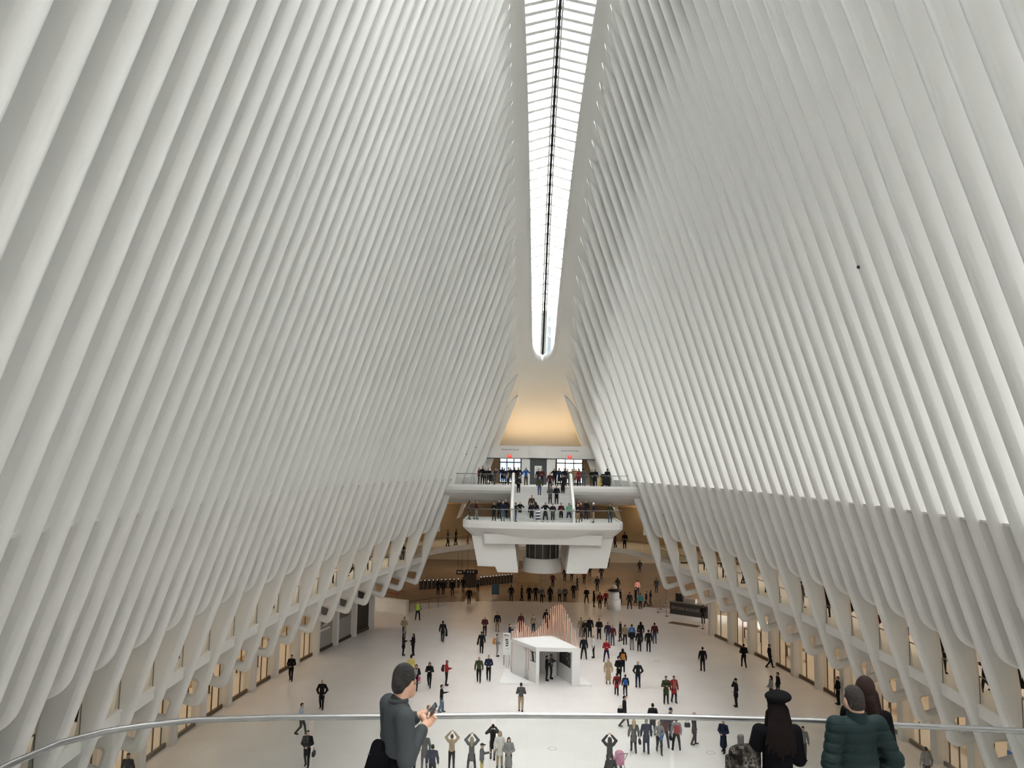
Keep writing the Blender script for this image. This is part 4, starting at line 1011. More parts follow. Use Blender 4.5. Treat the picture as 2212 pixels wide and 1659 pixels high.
# ------------------------------------------------------------------ columns and shop fronts on the hall floor
CY = [70.4 - 3.2 * j for j in range(17)]
BRZ = mat('shop_bronze', (.16, .11, .065), .4, metal=.5)
HOARD = mat('hoarding_grey', (.34, .32, .30), .7)
HSTR = mat('hoarding_stripe', (.05, .045, .04), .7)
PRINT = mat('hoarding_print', (.75, .74, .72), .7)
BLUE = mat('blue_sign', (.03, .16, .50), .5)
colm = None
def colmesh():
    b = MB(); b.v = []; P = fillet([(-.36, -.30), (.36, -.30), (.36, .30), (-.36, .30)], .1, 4); b.prism(P, 0, 5.7); return b.mesh('column')
for side in (-1, 1):
    S = SN[side]
    for j, Y in enumerate(CY):
        if colm is None: colm = colmesh(); colm.materials.append(PLASTER)
        o = bpy.data.objects.new('column', colm); COL.objects.link(o); o.location = (side * wc(Y), Y, 0)
        tag(o, f'white {S} storefront column, {ordn(j)} from the far end', 'column', f'{S} shop columns', 'structure')
        if j + 1 >= len(CY): continue
        ya, yb = CY[j + 1] + .40, Y - .40; xa, xb = wc(ya) * side, wc(yb) * side; ym = (ya + yb) / 2; xm = (xa + xb) / 2
        a, c = Vector((xa, ya, 0)), Vector((xb, yb, 0)); d = (c - a).normalized()
        lab = f'between {ordn(j)} and {ordn(j + 1)} {S} columns from the far end'
        if side < 0 and j < 3:
            r = empty('hoarding', (xm, ym, 0)); tag(r, ['matt black hoarding ', 'grey hoarding with dark stripes ', 'hoarding with two white lines '][j] + lab, 'hoarding')
            g = MB(); g.beam(a + Vector((0, 0, 2.75)), c + Vector((0, 0, 2.75)), .12, 5.5); sub(g, 'board', DARK if j == 0 else HOARD, r)
            g = MB(); g.beam(a + Vector((.06, 0, .12)), c + Vector((.06, 0, .12)), .16, .24); sub(g, 'skirting', BRASS, r)
            if j:
                for q in range(9):
                    t0 = (q + .5) / 9; p0 = a.lerp(c, t0 * .75 + (.05 if j == 1 else .22)); p1 = a.lerp(c, t0)
                    g = MB(); g.beam(p0 + Vector((.075, 0, 1.9 + (.9 * t0 if j == 2 else 0))), p1 + Vector((.075, 0, 5.2)), .09, .02, up=(1, 0, 0)); sub(g, 'stripe', HSTR, r)
            if j == 2:
                for z, t0, t1 in ((1.95, .25, .62), (1.6, .12, .78)):
                    g = MB(); g.beam(a.lerp(c, t0) + Vector((.075, 0, z)), a.lerp(c, t1) + Vector((.075, 0, z)), .14, .02, up=(1, 0, 0)); sub(g, 'printed_line', PRINT, r)
            continue
        r = empty('storefront', (xm, ym, 0)); tag(r, 'bronze framed glass storefront ' + lab, 'storefront', f'{S} storefronts')
        g = MB(); g.add([tuple(a), tuple(c), tuple(c + Vector((0, 0, 5.6))), tuple(a + Vector((0, 0, 5.6)))], [(0, 1, 2, 3)]); sub(g, 'glass', SHOPGLASS, r)
        g = MB(); g.beam(a + Vector((0, 0, .11)), c + Vector((0, 0, .11)), .12, .22); sub(g, 'sill', BRZ, r)
        g = MB(); g.beam(a + Vector((0, 0, 3.75)), c + Vector((0, 0, 3.75)), .12, .16); sub(g, 'transom', BRZ, r)
        for t in (.45, .8) if j % 2 else (.6,):
            p = a.lerp(c, t); g = MB(); g.box(p.x - .03, p.x + .03, p.y - .03, p.y + .03, 0, 3.7); sub(g, 'mullion', BRZ, r)
        # a display table inside
        if j % 2 == 0 and j < 13:
            tx = side * (wc(ym) + 2.6); tb = empty('display_table', (tx, ym, 0)); tag(tb, 'wooden table inside the shop ' + lab, 'table')
            g = MB(); g.box(-.5, .5, -.9, .9, .82, .9); g.build('top', mat('oak', (.42, .27, .14), .5), tb)
            for sx in (-1, 1):
                for sy in (-1, 1): g = MB(); g.box(sx * .45 - .04, sx * .45 + .04, sy * .85 - .04, sy * .85 + .04, 0, .82); g.build('leg', DARK, tb)
for k, (px, py) in enumerate([(1910, 1627), (2152, 1632)]):
    j = [m for m in range(9, 13)][k + 1]; Y = CY[j] - .1
    x = wc(Y) - .35 - .02; z = 2.6
    o = MB().box(x - .02, x, Y - .32, Y + .32, z, z + .22).build('shop_sign', BLUE); tag(o, f'small blue sign on a white column at the lower right, {"farther" if k == 0 else "nearer"} of two', 'sign', 'blue signs')

# ------------------------------------------------------------------ exhibition booth with copper rods
BW = mat('booth_white', (.86, .855, .85), .45)
bo = empty('exhibition_booth', (.4, 55.5, 0)); tag(bo, 'white exhibition booth with copper rods rising in waves, in the middle of the hall', 'booth')
A_, B_, C_, D_ = Vector((-.62, 53.75, 0)), Vector((2.36, 53.75, 0)), Vector((.55, 57.5, 0)), Vector((-2.35, 56.3, 0))
ZB = 2.5
g = MB(); g.prism([tuple(p.xy) for p in (A_, B_, C_, D_)], ZB - .26, ZB); sub(g, 'roof', BW, bo)
for x0, x1 in ((-.62, -.40), (1.82, 2.36)):
    g = MB(); g.box(x0, x1, 53.75, 54.0, 0, ZB - .26); sub(g, 'front_pillar', BW, bo)
g = MB(); ad = (D_ - A_).normalized()
g.beam(A_ + Vector((.1, .1, ZB / 2 - .13)), A_ + ad * .95 + Vector((.1, .1, ZB / 2 - .13)), .12, ZB - .26); g.beam(A_ + ad * 1.55 + Vector((.1, .1, ZB / 2 - .13)), D_ + Vector((.1, .05, ZB / 2 - .13)), .12, ZB - .26); sub(g, 'left_wall', BW, bo)
for k in range(4):
    p = A_ + ad * (1.03 + .14 * k) + Vector((.1, .1, 0)); g = MB(); g.tube([p, p + Vector((0, 0, ZB - .26))], .022, 8); sub(g, 'slat', BW, bo)
g = MB(); g.beam(Vector((1.95, 54.0, ZB / 2 - .13)), Vector((.95, 56.6, ZB / 2 - .13)), .14, ZB - .26); g.beam(Vector((.95, 56.6, ZB / 2 - .13)), Vector((-.5, 56.9, ZB / 2 - .13)), .14, ZB - .26); sub(g, 'inner_wall', BW, bo)
w0, w1 = Vector((1.95, 54.0, 0)), Vector((.95, 56.6, 0)); n_ = Vector((-.93, -.36, 0))
def onw(t, z, off=.085): return w0.lerp(w1, t) + n_ * off + Vector((0, 0, z))
g = MB(); g.add([onw(.12, 1.02), onw(.80, 1.02), onw(.80, 2.0), onw(.12, 2.0)], [(0, 1, 2, 3)]); g.add([onw(.12, 1.02, .06), onw(.80, 1.02, .06), onw(.80, 2.0, .06), onw(.12, 2.0, .06)], [(3, 2, 1, 0)]); sub(g, 'display_screen', DARK, bo)
SCR = mat('screen_print', (.22, .22, .23), .6)
for t, z, ww, hh in ((.3, 1.55, .10, .22), (.22, 1.35, .08, .3), (.17, 1.75, .05, .2), (.3, 1.85, .08, .1), (.55, 1.65, .3, .02)):
    g = MB(); g.add([onw(t - ww / 2, z - hh / 2, .092), onw(t + ww / 2, z - hh / 2, .092), onw(t + ww / 2, z + hh / 2, .092), onw(t - ww / 2, z + hh / 2, .092)], [(0, 1, 2, 3)]); sub(g, 'screen_print', SCR, bo)
g = MB(); g.box(.15, .85, 56.1, 56.5, 0, 1.0); sub(g, 'counter', BW, bo)
for x in (.3, .62): g = MB(); g.box(x - .1, x + .06, 56.15, 56.35, 1.0, 1.03 if x < .5 else 1.14); sub(g, 'headphone_stand', DARK, bo)
g = MB(); g.prism([(-3.1, 53.75), (-.64, 53.75), (-2.38, 56.35), (-2.75, 58.3)], .004, .12); sub(g, 'left_plinth', BW, bo)
g = MB(); g.prism([(2.4, 53.75), (3.2, 53.75), (2.0, 57.6), (.6, 57.6)], .004, .12); sub(g, 'right_plinth', BW, bo)
# the logo plate: a framed square with a slanted split emblem
ln = Vector((ad.y, -ad.x, 0)) * -1
def lw(s, z, off): return A_ + Vector((.1, .1, 0)) + ad * s + (Vector((-ad.y, ad.x, 0)) * off) + Vector((0, 0, z))
def lquad(b, pts, off): b.add([lw(s, z, off) for s, z in pts], [(0, 1, 2, 3)])
g = MB(); lquad(g, [(.14, 1.45), (.80, 1.45), (.80, 2.12), (.14, 2.12)], .066); sub(g, 'logo_plate', DARK, bo)
g = MB(); lquad(g, [(.55, 1.5), (.75, 1.5), (.75, 2.07), (.66, 2.07)], .07); lquad(g, [(.19, 1.5), (.28, 1.5), (.39, 2.07), (.19, 2.07)], .07); sub(g, 'logo_mark', BW, bo)
tops = [(405, 590), (445, 505), (482, 435), (520, 385), (560, 365), (597, 370), (637, 390), (677, 450), (717, 480), (755, 525), (793, 550), (830, 560), (868, 540), (905, 510), (942, 460), (980, 395), (1018, 320), (1055, 250), (1093, 185), (1130, 130), (1170, 95), (1208, 80), (1245, 65), (1283, 40), (1320, 40), (1350, 65), (1383, 105), (1415, 160), (1452, 230), (1487, 305), (1522, 390), (1558, 480), (1590, 580), (1612, 680)]
out = .14
for k, (sx, sy) in enumerate(tops):
    if sx <= 1170: t = (sx - 400) / 770; p = D_.lerp(C_, t) + Vector((-.05, out, 0))
    else: t = (sx - 1170) / 480; p = C_.lerp(B_, t) + Vector((out, .1, 0))
    q = aty(1060 + sx / 8.73, 1300 + sy / 8.73, p.y); p.x = q.x
    for row, (dy, f) in enumerate(((0, 1.), (.30, .74)) if k % 2 == 0 else ((0, 1.),)):
        zt_ = 2.3 + (q.z - 2.3) * f * (1 if row == 0 else (.75 + .25 * math.sin(k * 1.3)))
        if row and zt_ < 2.7: continue
        pp = p + Vector((.06 * row, dy if sx <= 1170 else dy * .4, 0)) + (Vector((dy * .8, 0, 0)) if sx > 1170 else Vector((0, 0, 0)))
        g = MB(); g.tube([pp + Vector((0, 0, .12)), pp + Vector((0, 0, zt_))], .023, 8); sub(g, 'copper_rod', COPPER, bo)
for k in range(6):
    p = Vector((-2.72 + .16 * k, 57.6 - .22 * k, .12)); g = MB(); g.tube([p, p + Vector((0, 0, 1.5 + .28 * k))], .028, 8); sub(g, 'white_rod', BW, bo)
sb = empty('sign_board', (-2.75, 58.75, 0)); tag(sb, 'white sign board with black lettering turned on its side, left of the booth', 'sign')
g = MB(); g.box(-.28, .28, -.03, .03, .75, 2.35); g.build('board', BW, sb)
g = MB(); g.box(-.22, -.16, -.02, .02, .0, .75); g.box(.16, .22, -.02, .02, .0, .75); g.build('stand', STEEL, sb)
for k, (x, z, w_, h_) in enumerate([(-.1, 2.2, .16, .07), (.1, 2.15, .1, .06), (0, 1.85, .2, .1), (.03, 1.70, .22, .07), (.03, 1.57, .22, .07), (.02, 1.43, .2, .08), (-.02, 1.2, .08, .05), (.08, 1.2, .06, .05)]):
    g = MB(); P = fillet([(x - w_ / 2, z - h_ / 2), (x + w_ / 2, z - h_ / 2), (x + w_ / 2, z + h_ / 2), (x - w_ / 2, z + h_ / 2)], .028, 3); g.prismy(P, -.04, -.032); g.build('letter', DARK, sb)
person((.15, 54.9, 0), 'r', 'phone', 'stand', 'jacket', 'k', 'k', 'short', 'k', 1.7, 'person in black with a pale bag standing inside the booth', 'people in the booth')
person((.45, 55.35, 0), 'r', 'reach', 'stand', 'jacket', 'g', 'k', 'short', 'b', 1.68, 'person in grey looking at headphones inside the booth', 'people in the booth')

# ------------------------------------------------------------------ concourse furniture
DKB = mat('gate_dark', (.03, .022, .018), .45)
k = 0
for (x0, y0), (x1, y1), n in (((905, 1272), (995, 1268), 10), ((1036, 1264), (1108, 1257), 11)):
    for j in range(n):
        t = (j + .5) / n; p = fl(lerp(x0, x1, t), lerp(y0, y1, t))
        e_ = empty('ticket_gate', p); tag(e_, f'dark ticket gate with white lamp, {ordn(k)} from the left in the far concourse', 'ticket gate', 'ticket gates'); k += 1
        g = MB(); P = fillet([(-.6, 0), (.6, 0), (.6, 1.0), (-.6, 1.0)], [0, 0, .12, .12], 3); g.add([(-.14, y, z) for y, z in P] + [(.14, y, z) for y, z in P], [tuple(range(len(P)))[::-1], tuple(range(len(P), 2 * len(P)))] + [(a, (a + 1) % len(P), len(P) + (a + 1) % len(P), len(P) + a) for a in range(len(P))]); g.build('cabinet', DKB, e_)
        g = MB(); g.box(.14, .20, -.03, .03, .45, .9); g.build('flap', mat('flap_smoke', (.10, .09, .08), .2), e_)
        g = MB(); g.lathe([(0, .07), (.035, .05), (.04, .0)], 8, (0, -.45, 1.0)); g.build('lamp', LAMPN, e_)
def boxthing(name, label, cat, c, hs, m, parts=(), kind=None):
    e_ = empty(name, c); tag(e_, label, cat)
    g = MB(); g.box(-hs[0], hs[0], -hs[1], hs[1], 0, hs[2]); g.build(parts[0] if parts else 'body', m, e_); return e_
p = fl(1015, 1267); e_ = boxthing('ticket_booth', 'dark square booth between the two rows of ticket gates', 'booth', p, (.75, .7, 1.7), DKB, ('cabinet',)); g = MB(); g.box(-.8, .8, -.75, .75, 1.7, 1.8); g.build('lid', BLACK, e_)
p = fl(1140, 1256); e_ = boxthing('information_desk', 'tan panelled information desk under the left pier', 'desk', p, (1.5, .8, 1.3), mat('light_wood', (.34, .22, .11), .5), ('front',)); g = MB(); g.box(-1.6, 1.6, -.9, .9, 1.3, 1.38); g.build('top', mat('oak', (.42, .27, .14), .5), e_)
p = fl(1070, 1291); e_ = empty('poster_stand', p); tag(e_, 'blue poster stand in the far concourse', 'sign stand'); g = MB(); g.box(-.42, .42, -.04, .04, .35, 1.5); g.build('poster', mat('poster_blue', (.06, .13, .20), .5), e_); g = MB(); g.box(-.3, -.26, -.2, .2, 0, .4); g.box(.26, .3, -.2, .2, 0, .4); g.build('stand', STEEL, e_)
for x0, x1, y, s in ((986, 1001, 1236, 'left'), (1005, 1032, 1235, 'right')):
    a = aty(x0, y - 5, 92); c = aty(x1, y + 5, 92)
    e_ = empty('hanging_sign', ((a.x + c.x) / 2, 92, a.z)); tag(e_, f'black hanging sign with small white symbols over the ticket gates, {s} of the two', 'sign', 'hanging signs')
    hw = abs(c.x - a.x) / 2; hh = a.z - c.z; g = MB(); g.box(-hw, hw, -.06, .06, -hh, 0); g.build('panel', DARK, e_)
    g = MB()
    for q in range(3): g.box(-hw * .7 + q * hw * .45, -hw * .7 + q * hw * .45 + .14, -.07, -.062, -hh * .7, -hh * .3)
    g.build('symbol', mat('sign_white', (.9, .9, .9), .5), e_)
    g = MB(); g.tube([(-hw * .6, 0, 0), (-hw * .6, 0, 5.25 - a.z)], .02, 6); g.tube([(hw * .6, 0, 0), (hw * .6, 0, 5.25 - a.z)], .02, 6); g.build('hanger', DARK, e_)
# round white kiosk
p = fl(1326, 1316); e_ = empty('drum_kiosk', p); tag(e_, 'white drum shaped kiosk with a dark visor top near the food counter', 'kiosk')
g = MB(); g.lathe([(0, 0), (.72, 0), (.72, 1.0), (.66, 1.05), (0, 1.05)], 24); g.build('base', PLASTER, e_)
g = MB(); g.lathe([(.58, 1.05), (.58, 1.6), (.5, 1.75), (0, 1.8)], 24); g.build('drum', PLASTER, e_)
g = MB(); g.lathe([(0, 1.82), (.62, 1.85), (.66, 1.98), (.3, 2.1), (0, 2.12)], 24); g.build('visor', DARK, e_)
g = MB(); g.lathe([(.28, 2.1), (.36, 2.2), (.25, 2.45), (0, 2.52)], 20); g.build('dome', mat('dome_skin', (.62, .50, .40), .5), e_)
# barrier posts
for k, (px, py) in enumerate([(1422, 1323), (1427, 1316), (1434, 1310), (1439, 1303), (1440, 1294), (1440, 1331), (1518, 1358)]):
    e_ = empty('barrier_post', fl(px, py)); tag(e_, f'thin queue barrier post near the food counter, {ordn(k)} of the line', 'post', 'queue barrier posts')
    g = MB(); g.lathe([(0, 0), (.18, 0), (.18, .02), (.03, .05), (0, .05)], 14); g.build('foot', DARK, e_)
    g = MB(); g.lathe([(.03, .04), (.03, .98), (.045, 1.0), (.045, 1.06), (0, 1.08)], 10); g.build('pole', STEEL, e_)
# food counter
p0, p1 = Vector(fl(1447, 1325)), Vector(fl(1529, 1337)); d = p1 - p0; ang = math.atan2(d.y, d.x); Lc = d.length
e_ = empty('food_counter', tuple(p0), ang); tag(e_, 'dark food counter lettered EPICERIE BOULUD at the right of the hall', 'counter')
g = MB(); g.box(0, Lc, 0, .9, 0, 1.15); g.build('front', mat('counter_dark', (.035, .032, .03), .5), e_)
g = MB(); g.box(-.05, Lc + .05, -.06, .95, 1.15, 1.22); g.build('worktop', mat('counter_grey', (.16, .145, .12), .35), e_)
g = MB(); g.box(.4, 1.1, .5, .85, 1.22, 2.0); g.build('screen', DARK, e_)
g = MB(); g.box(1.3, 2.6, .4, .85, 1.22, 1.62); g.build('display_case', mat('case_grey', (.35, .33, .29), .3), e_)
text('lettering', '\u00c9PICERIE BOULUD', .38, mat('counter_letters', (.30, .28, .25), .6), e_, Matrix.Translation((Lc * .42, -.012, .62)) @ Matrix.Rotation(PI / 2, 4, 'X'))
o = MB().box(-1.5, 1.5, -.5, .5, .002, .014).build('floor_mat', mat('mat_brown', (.15, .10, .06), .9)); q = fl(1478, 1349); o.location = q; o.rotation_euler = (0, 0, ang); tag(o, 'brown floor mat in front of the food counter', 'mat')
# stair well railing and parapet at the left
a, c = Vector(fl(884, 1322)), Vector(fl(966, 1309))
railing('glass_railing', [tuple(a), tuple(a.lerp(c, .5)), tuple(c)], 1.0, 'dark railing at the stair well left of the far concourse', 4, m=DARK)
a, c = Vector(fl(800, 1318)), Vector(fl(877, 1328)); d = c - a
e_ = empty('parapet', tuple(a), math.atan2(d.y, d.x)); tag(e_, 'low white parapet with a rounded top left of the safety vest wearer', 'parapet')
g = MB(); g.box(0, d.length, 0, .4, 0, 1.05); g.build('wall', PLASTER, e_); g = MB(); g.tube([(0, .2, 1.15), (d.length, .2, 1.15)], .26, 12); g.build('coping', PLASTER, e_)
# red boom lift behind the column
p = fl(815, 1312); e_ = empty('boom_lift', p); tag(e_, 'red boom lift parked behind the last left column', 'lift machine'); BR = mat('boom_red', (.30, .035, .015), .5)
g = MB(); g.box(-.7, .7, -.5, .5, .25, .7); g.build('chassis', BR, e_)
for sx in (-.5, .5):
    for sy in (-.5, .5): g = MB(); g.tube([(sx, sy - .08, .25), (sx, sy + .08, .25)], .25, 12); g.build('wheel', DARK, e_)
g = MB(); g.beam((-.5, 0, .8), (.9, 0, 1.6), .14, .14); g.beam((.9, 0, 1.6), (2.2, 0, 1.3), .12, .12); g.build('boom', BR, e_)
g = MB(); g.box(2.1, 2.8, -.35, .35, .75, .85); g.tube([(2.15, -.3, .85), (2.15, -.3, 1.6), (2.75, -.3, 1.6), (2.75, .3, 1.6), (2.15, .3, 1.6), (2.15, -.3, 1.6)], .03, 6); g.build('basket', BR, e_)
# rings in the floor
for k, (px, py, s) in enumerate([(1193, 1617, 'below the booth'), (1535, 1626, 'lower right of the backpackers'), (1419, 1428, 'right of the booth')]):
    o = MB().lathe([(.20, .001), (.20, .006), (.235, .006), (.235, .001)], 28).build('floor_ring', mat('ring_grey', (.42, .41, .40), .5)); o.location = fl(px, py); tag(o, f'thin grey ring set in the white floor {s}', 'floor ring', 'floor rings')
# ------------------------------------------------------------------ things on the balconies
p = fl(1162, 1129, Z_MID); e_ = empty('striped_post', p); tag(e_, 'white post with slanted dark stripes at the platform rail', 'post')
g = MB(); g.lathe([(0, 0), (.2, 0), (.2, 1.05), (.15, 1.1), (0, 1.1)], 20); g.build('drum', mat('sign_white', (.9, .9, .9), .5), e_)
for k in range(4):
    g = MB(); v = []
    for j in range(13):
        a = -PI + PI * j / 12; z = .10 + .25 * k + .018 * (12 - j) ; v += [(.204 * math.cos(a), .204 * math.sin(a), z - .06 + .02 * j), (.204 * math.cos(a), .204 * math.sin(a), z + .06 + .02 * j)]
    g.add(v, [(2 * j, 2 * j + 2, 2 * j + 3, 2 * j + 1) for j in range(12)], True); g.build('stripe', mat('stripe_navy', (.02, .025, .06), .6), e_)
p = list(fl(1298, 1050, Z_UP)); p[1] = max(p[1], 71.75); e_ = empty('floor_sign', p); tag(e_, 'yellow folding caution sign at the right upper railing', 'floor sign'); YEL = mat('caution_yellow', (.75, .45, .03), .5)
for s in (-1, 1): g = MB(); g.add([(-.24, s * .22, 0), (.24, s * .22, 0), (.16, s * .03, 1.0), (-.16, s * .03, 1.0), (-.24, s * .20, 0), (.24, s * .20, 0), (.16, s * .01, 1.0), (-.16, s * .01, 1.0)], [(0, 1, 2, 3), (7, 6, 5, 4), (0, 4, 5, 1), (1, 5, 6, 2), (2, 6, 7, 3), (3, 7, 4, 0)]); g.build('panel', YEL, e_)
g = MB()
for q in range(4): g.box(-.08, .08, -.20 + .035 * q, -.195 + .035 * q, .3 + .13 * q, .36 + .13 * q)
g.build('print', DARK, e_)
def pushchair(p, rz, label, mc, covered=False):
    e_ = empty('pushchair', p, rz); tag(e_, label, 'pushchair')
    for sx in (-.25, .25):
        for sy in (-.3, .35): g = MB(); g.tube([(sx - .02, sy, .13), (sx + .02, sy, .13)], .13, 14); g.build('wheel', DARK, e_)
    g = MB()
    for sx in (-.25, .25): g.tube([(sx, -.3, .13), (sx, .2, .65), (sx, .55, 1.05)], .018, 6); g.tube([(sx, .35, .13), (sx, -.1, .55)], .018, 6)
    g.tube([(-.25, .55, 1.05), (.25, .55, 1.05)], .022, 6); g.build('frame', STEEL if not covered else DARK, e_)
    part('seat', get(('pram_seat',), lambda: sdmesh('seat', [rbox((0, .0, .55), (.22, .26, .16), .06), cap((0, .2, .6), (0, .32, .85), .2, .18, .4)], .03, .05)), mc, e_)
    if covered: part('cover', get(('pram_cover',), lambda: sdmesh('cover', [rbox((0, -.05, .62), (.36, .42, .42), .2), cap((0, .1, .95), (0, .3, 1.05), .28, .22)], .03, .08)), mc, e_)
    else: part('hood', get(('pram_hood',), lambda: sdmesh('hood', [ell((0, .12, .88), (.23, .25, .2))], .025, .02, lambda P: np.minimum(.86 - P[..., 2], -.02 - P[..., 1]))), mc, e_)
    return e_
q = aty(1061, 1046, 72.35); pushchair((q[0], 72.35, Z_UP), 0, 'black and cream pushchair at the left upper railing', cm('k'))
q = aty(1309, 1050, 72.25); pushchair((q[0], 72.25, Z_UP), PI / 2, 'large pushchair under a black cover at the right upper railing', cm('k'), True)
q = fl(1336, 1668); pushchair(q, PI + .3, 'pushchair with a pink and blue cover at the lower edge', mat('pram_pink', (.55, .22, .34), .7, vary=.5, vscale=9.))
# ------------------------------------------------------------------ buildings outside, seen through the roof light
def tower(name, label, c, hs, h, col1, col2, mort, w_, hh):
    m = tiles('facade_' + name, col1, col2, mort, hh, w_, .3, gap=.25); nt = m.node_tree
    mp = [n for n in nt.nodes if n.type == 'MAPPING'][0]; mp.inputs['Rotation'].default_value = (PI / 2, 0, 0)
    o = MB().box(-hs[0], hs[0], -hs[1], hs[1], 0, h).build('building', m); o.location = c; struct(o, label, 'building')
q = aty(1157, 25, 190)
tower('blue', 'blue glass tower outside, seen at the left edge of the roof light', (q.x - 20, 210, 0), (20, 20), q.z, (.045, .075, .17), (.07, .09, .16), (.13, .13, .17), 3.0, 4.)
q = aty(1192, 600, 260)
tower('pale', 'pale office tower outside, seen low in the roof light', (q.x + 14, 280, 0), (14, 20), q.z, (.17, .20, .22), (.16, .19, .2), (.2, .21, .21), 2.5, 4.)
q = aty(1160, 660, 300)
tower('low', 'lower pale block outside at the foot of the roof light', (q.x + 2, 330, 0), (16, 20), q.z, (.2, .22, .23), (.19, .21, .22), (.22, .23, .23), 3, 4.)

# small dark sensors fixed on the ribs
for k, (px, py, sd_, lab) in enumerate([(1865, 577, 1, 'tiny dark sensor high on the right ribs'), (1309, 970, 1, 'tiny dark sensor on the right ribs above the balcony, upper of two'), (1325, 985, 1, 'tiny dark sensor on the right ribs above the balcony, lower of two'), (1029, 966, -1, 'tiny dark sensor on the left ribs above the balcony, upper of two'), (1014, 981, -1, 'tiny dark sensor on the left ribs above the balcony, lower of two')]):
    best = min((abs(aty(px, py, Yi(i)).x - sd_ * nose(sd_, Yi(i), aty(px, py, Yi(i)).z)), i) for i in [-1.5 + .5 * j for j in range(40)])
    Y = Yi(best[1]); z = aty(px, py, Y).z
    o = MB().lathe([(0, -.07), (.06, -.04), (.07, 0), (.06, .04), (0, .07)], 10).build('sensor', DARK, loc=(sd_ * nose(sd_, Y, z), Y, z)); tag(o, lab, 'sensor', 'sensors on the ribs')
# ------------------------------------------------------------------ the platform under the viewer
ZR = 12.55
rail_pts = [(-5.72, 2.0), (-5.66, 4.6), (-5.60, 5.6), (-5.53, 6.3), (-5.42, 6.75), (-5.2, 7.05), (-4.95, 7.22), (-4.54, 7.41), (-3.71, 7.54), (-2.83, 7.62), (-1.56, 7.75), (-.23, 7.81), (.68, 7.80), (1.39, 7.79), (2.24, 7.71), (3.3, 7.62), (4.3, 7.45), (5.0, 7.2), (5.4, 6.8), (5.6, 6.2), (5.7, 5.2), (5.75, 2.0)]
railing('glass_railing', [(x, y, Z_NEAR + .02) for x, y in rail_pts], ZR - Z_NEAR - .02, 'long curved steel handrail on glass in the foreground', 12, post=False, rail_r=.028)
b = MB(); pl2 = [(x * 1.03, y + .12, 0) for x, y in rail_pts]
P = [(x, y) for x, y, _ in pl2] ; P = [(-5.9, -5)] + P + [(5.9, -5)]
b.prism(P[::-1], Z_NEAR - .5, Z_NEAR)
struct(b.build('floor_platform', DECKM), 'white platform floor under the viewer behind the foreground handrail', 'floor')
b = MB(); b.box(-2.6, 2.6, -4.9, .6, Z_NEAR, 13.1); b.box(-2.6, 2.6, .6, 1.0, Z_NEAR, 12.75); b.box(-2.6, 2.6, 1.0, 1.4, Z_NEAR, 12.35); b.box(-2.6, 2.6, 1.4, 1.8, Z_NEAR, 11.95)
struct(b.build('trim_14', DECKM), 'white stair on which the viewer stands', 'stairs')

# ------------------------------------------------------------------ the people at the foreground handrail
SKIN = mat('skin_warm', (.46, .27, .185), .5, spec=.35, vary=.06, vscale=14)
KNIT = mat('knit_grey', (.045, .050, .053), .95, spec=.06, bump=.35, bscale=160, vary=.10, vscale=5)
BLK = mat('cloth_black_fine', (.005, .005, .006), 1., spec=.03, bump=.2, bscale=90)
HAIRB = mat('hair_black', (.014, .0125, .011), .6, spec=.25, bump=1., bscale=120, vary=.5, vscale=60)
HAIRL = mat('hair_dark_long', (.006, .004, .0035), .8, spec=.06, bump=.4, bscale=40, vary=.3, vscale=30)
HAIRR = mat('hair_auburn', (.014, .006, .005), .7, spec=.12, bump=.5, bscale=40, vary=.4, vscale=30)
HAIRG = mat('hair_grey_brown', (.020, .017, .015), .7, spec=.15, bump=.8, bscale=110, vary=.5, vscale=50)
def pre(name, parts, h, k, m, root, cut=None, noise=None, label=None):
    me = sdmesh(name, parts, h, k, cut, noise); o = part(name, me, m, root)
    if label: o['label'] = label
    return o
def finger(p, d1, d2, d3, L, r): 
    p = np.array(p, float); out = []; rr_ = r
    for d, f in ((d1, .42), (d2, .32), (d3, .26)):
        d = np.array(d, float); d /= np.linalg.norm(d); q = p + d * L * f; out.append(cap(p, q, rr_, rr_ * .9)); p = q; rr_ *= .9
    return out
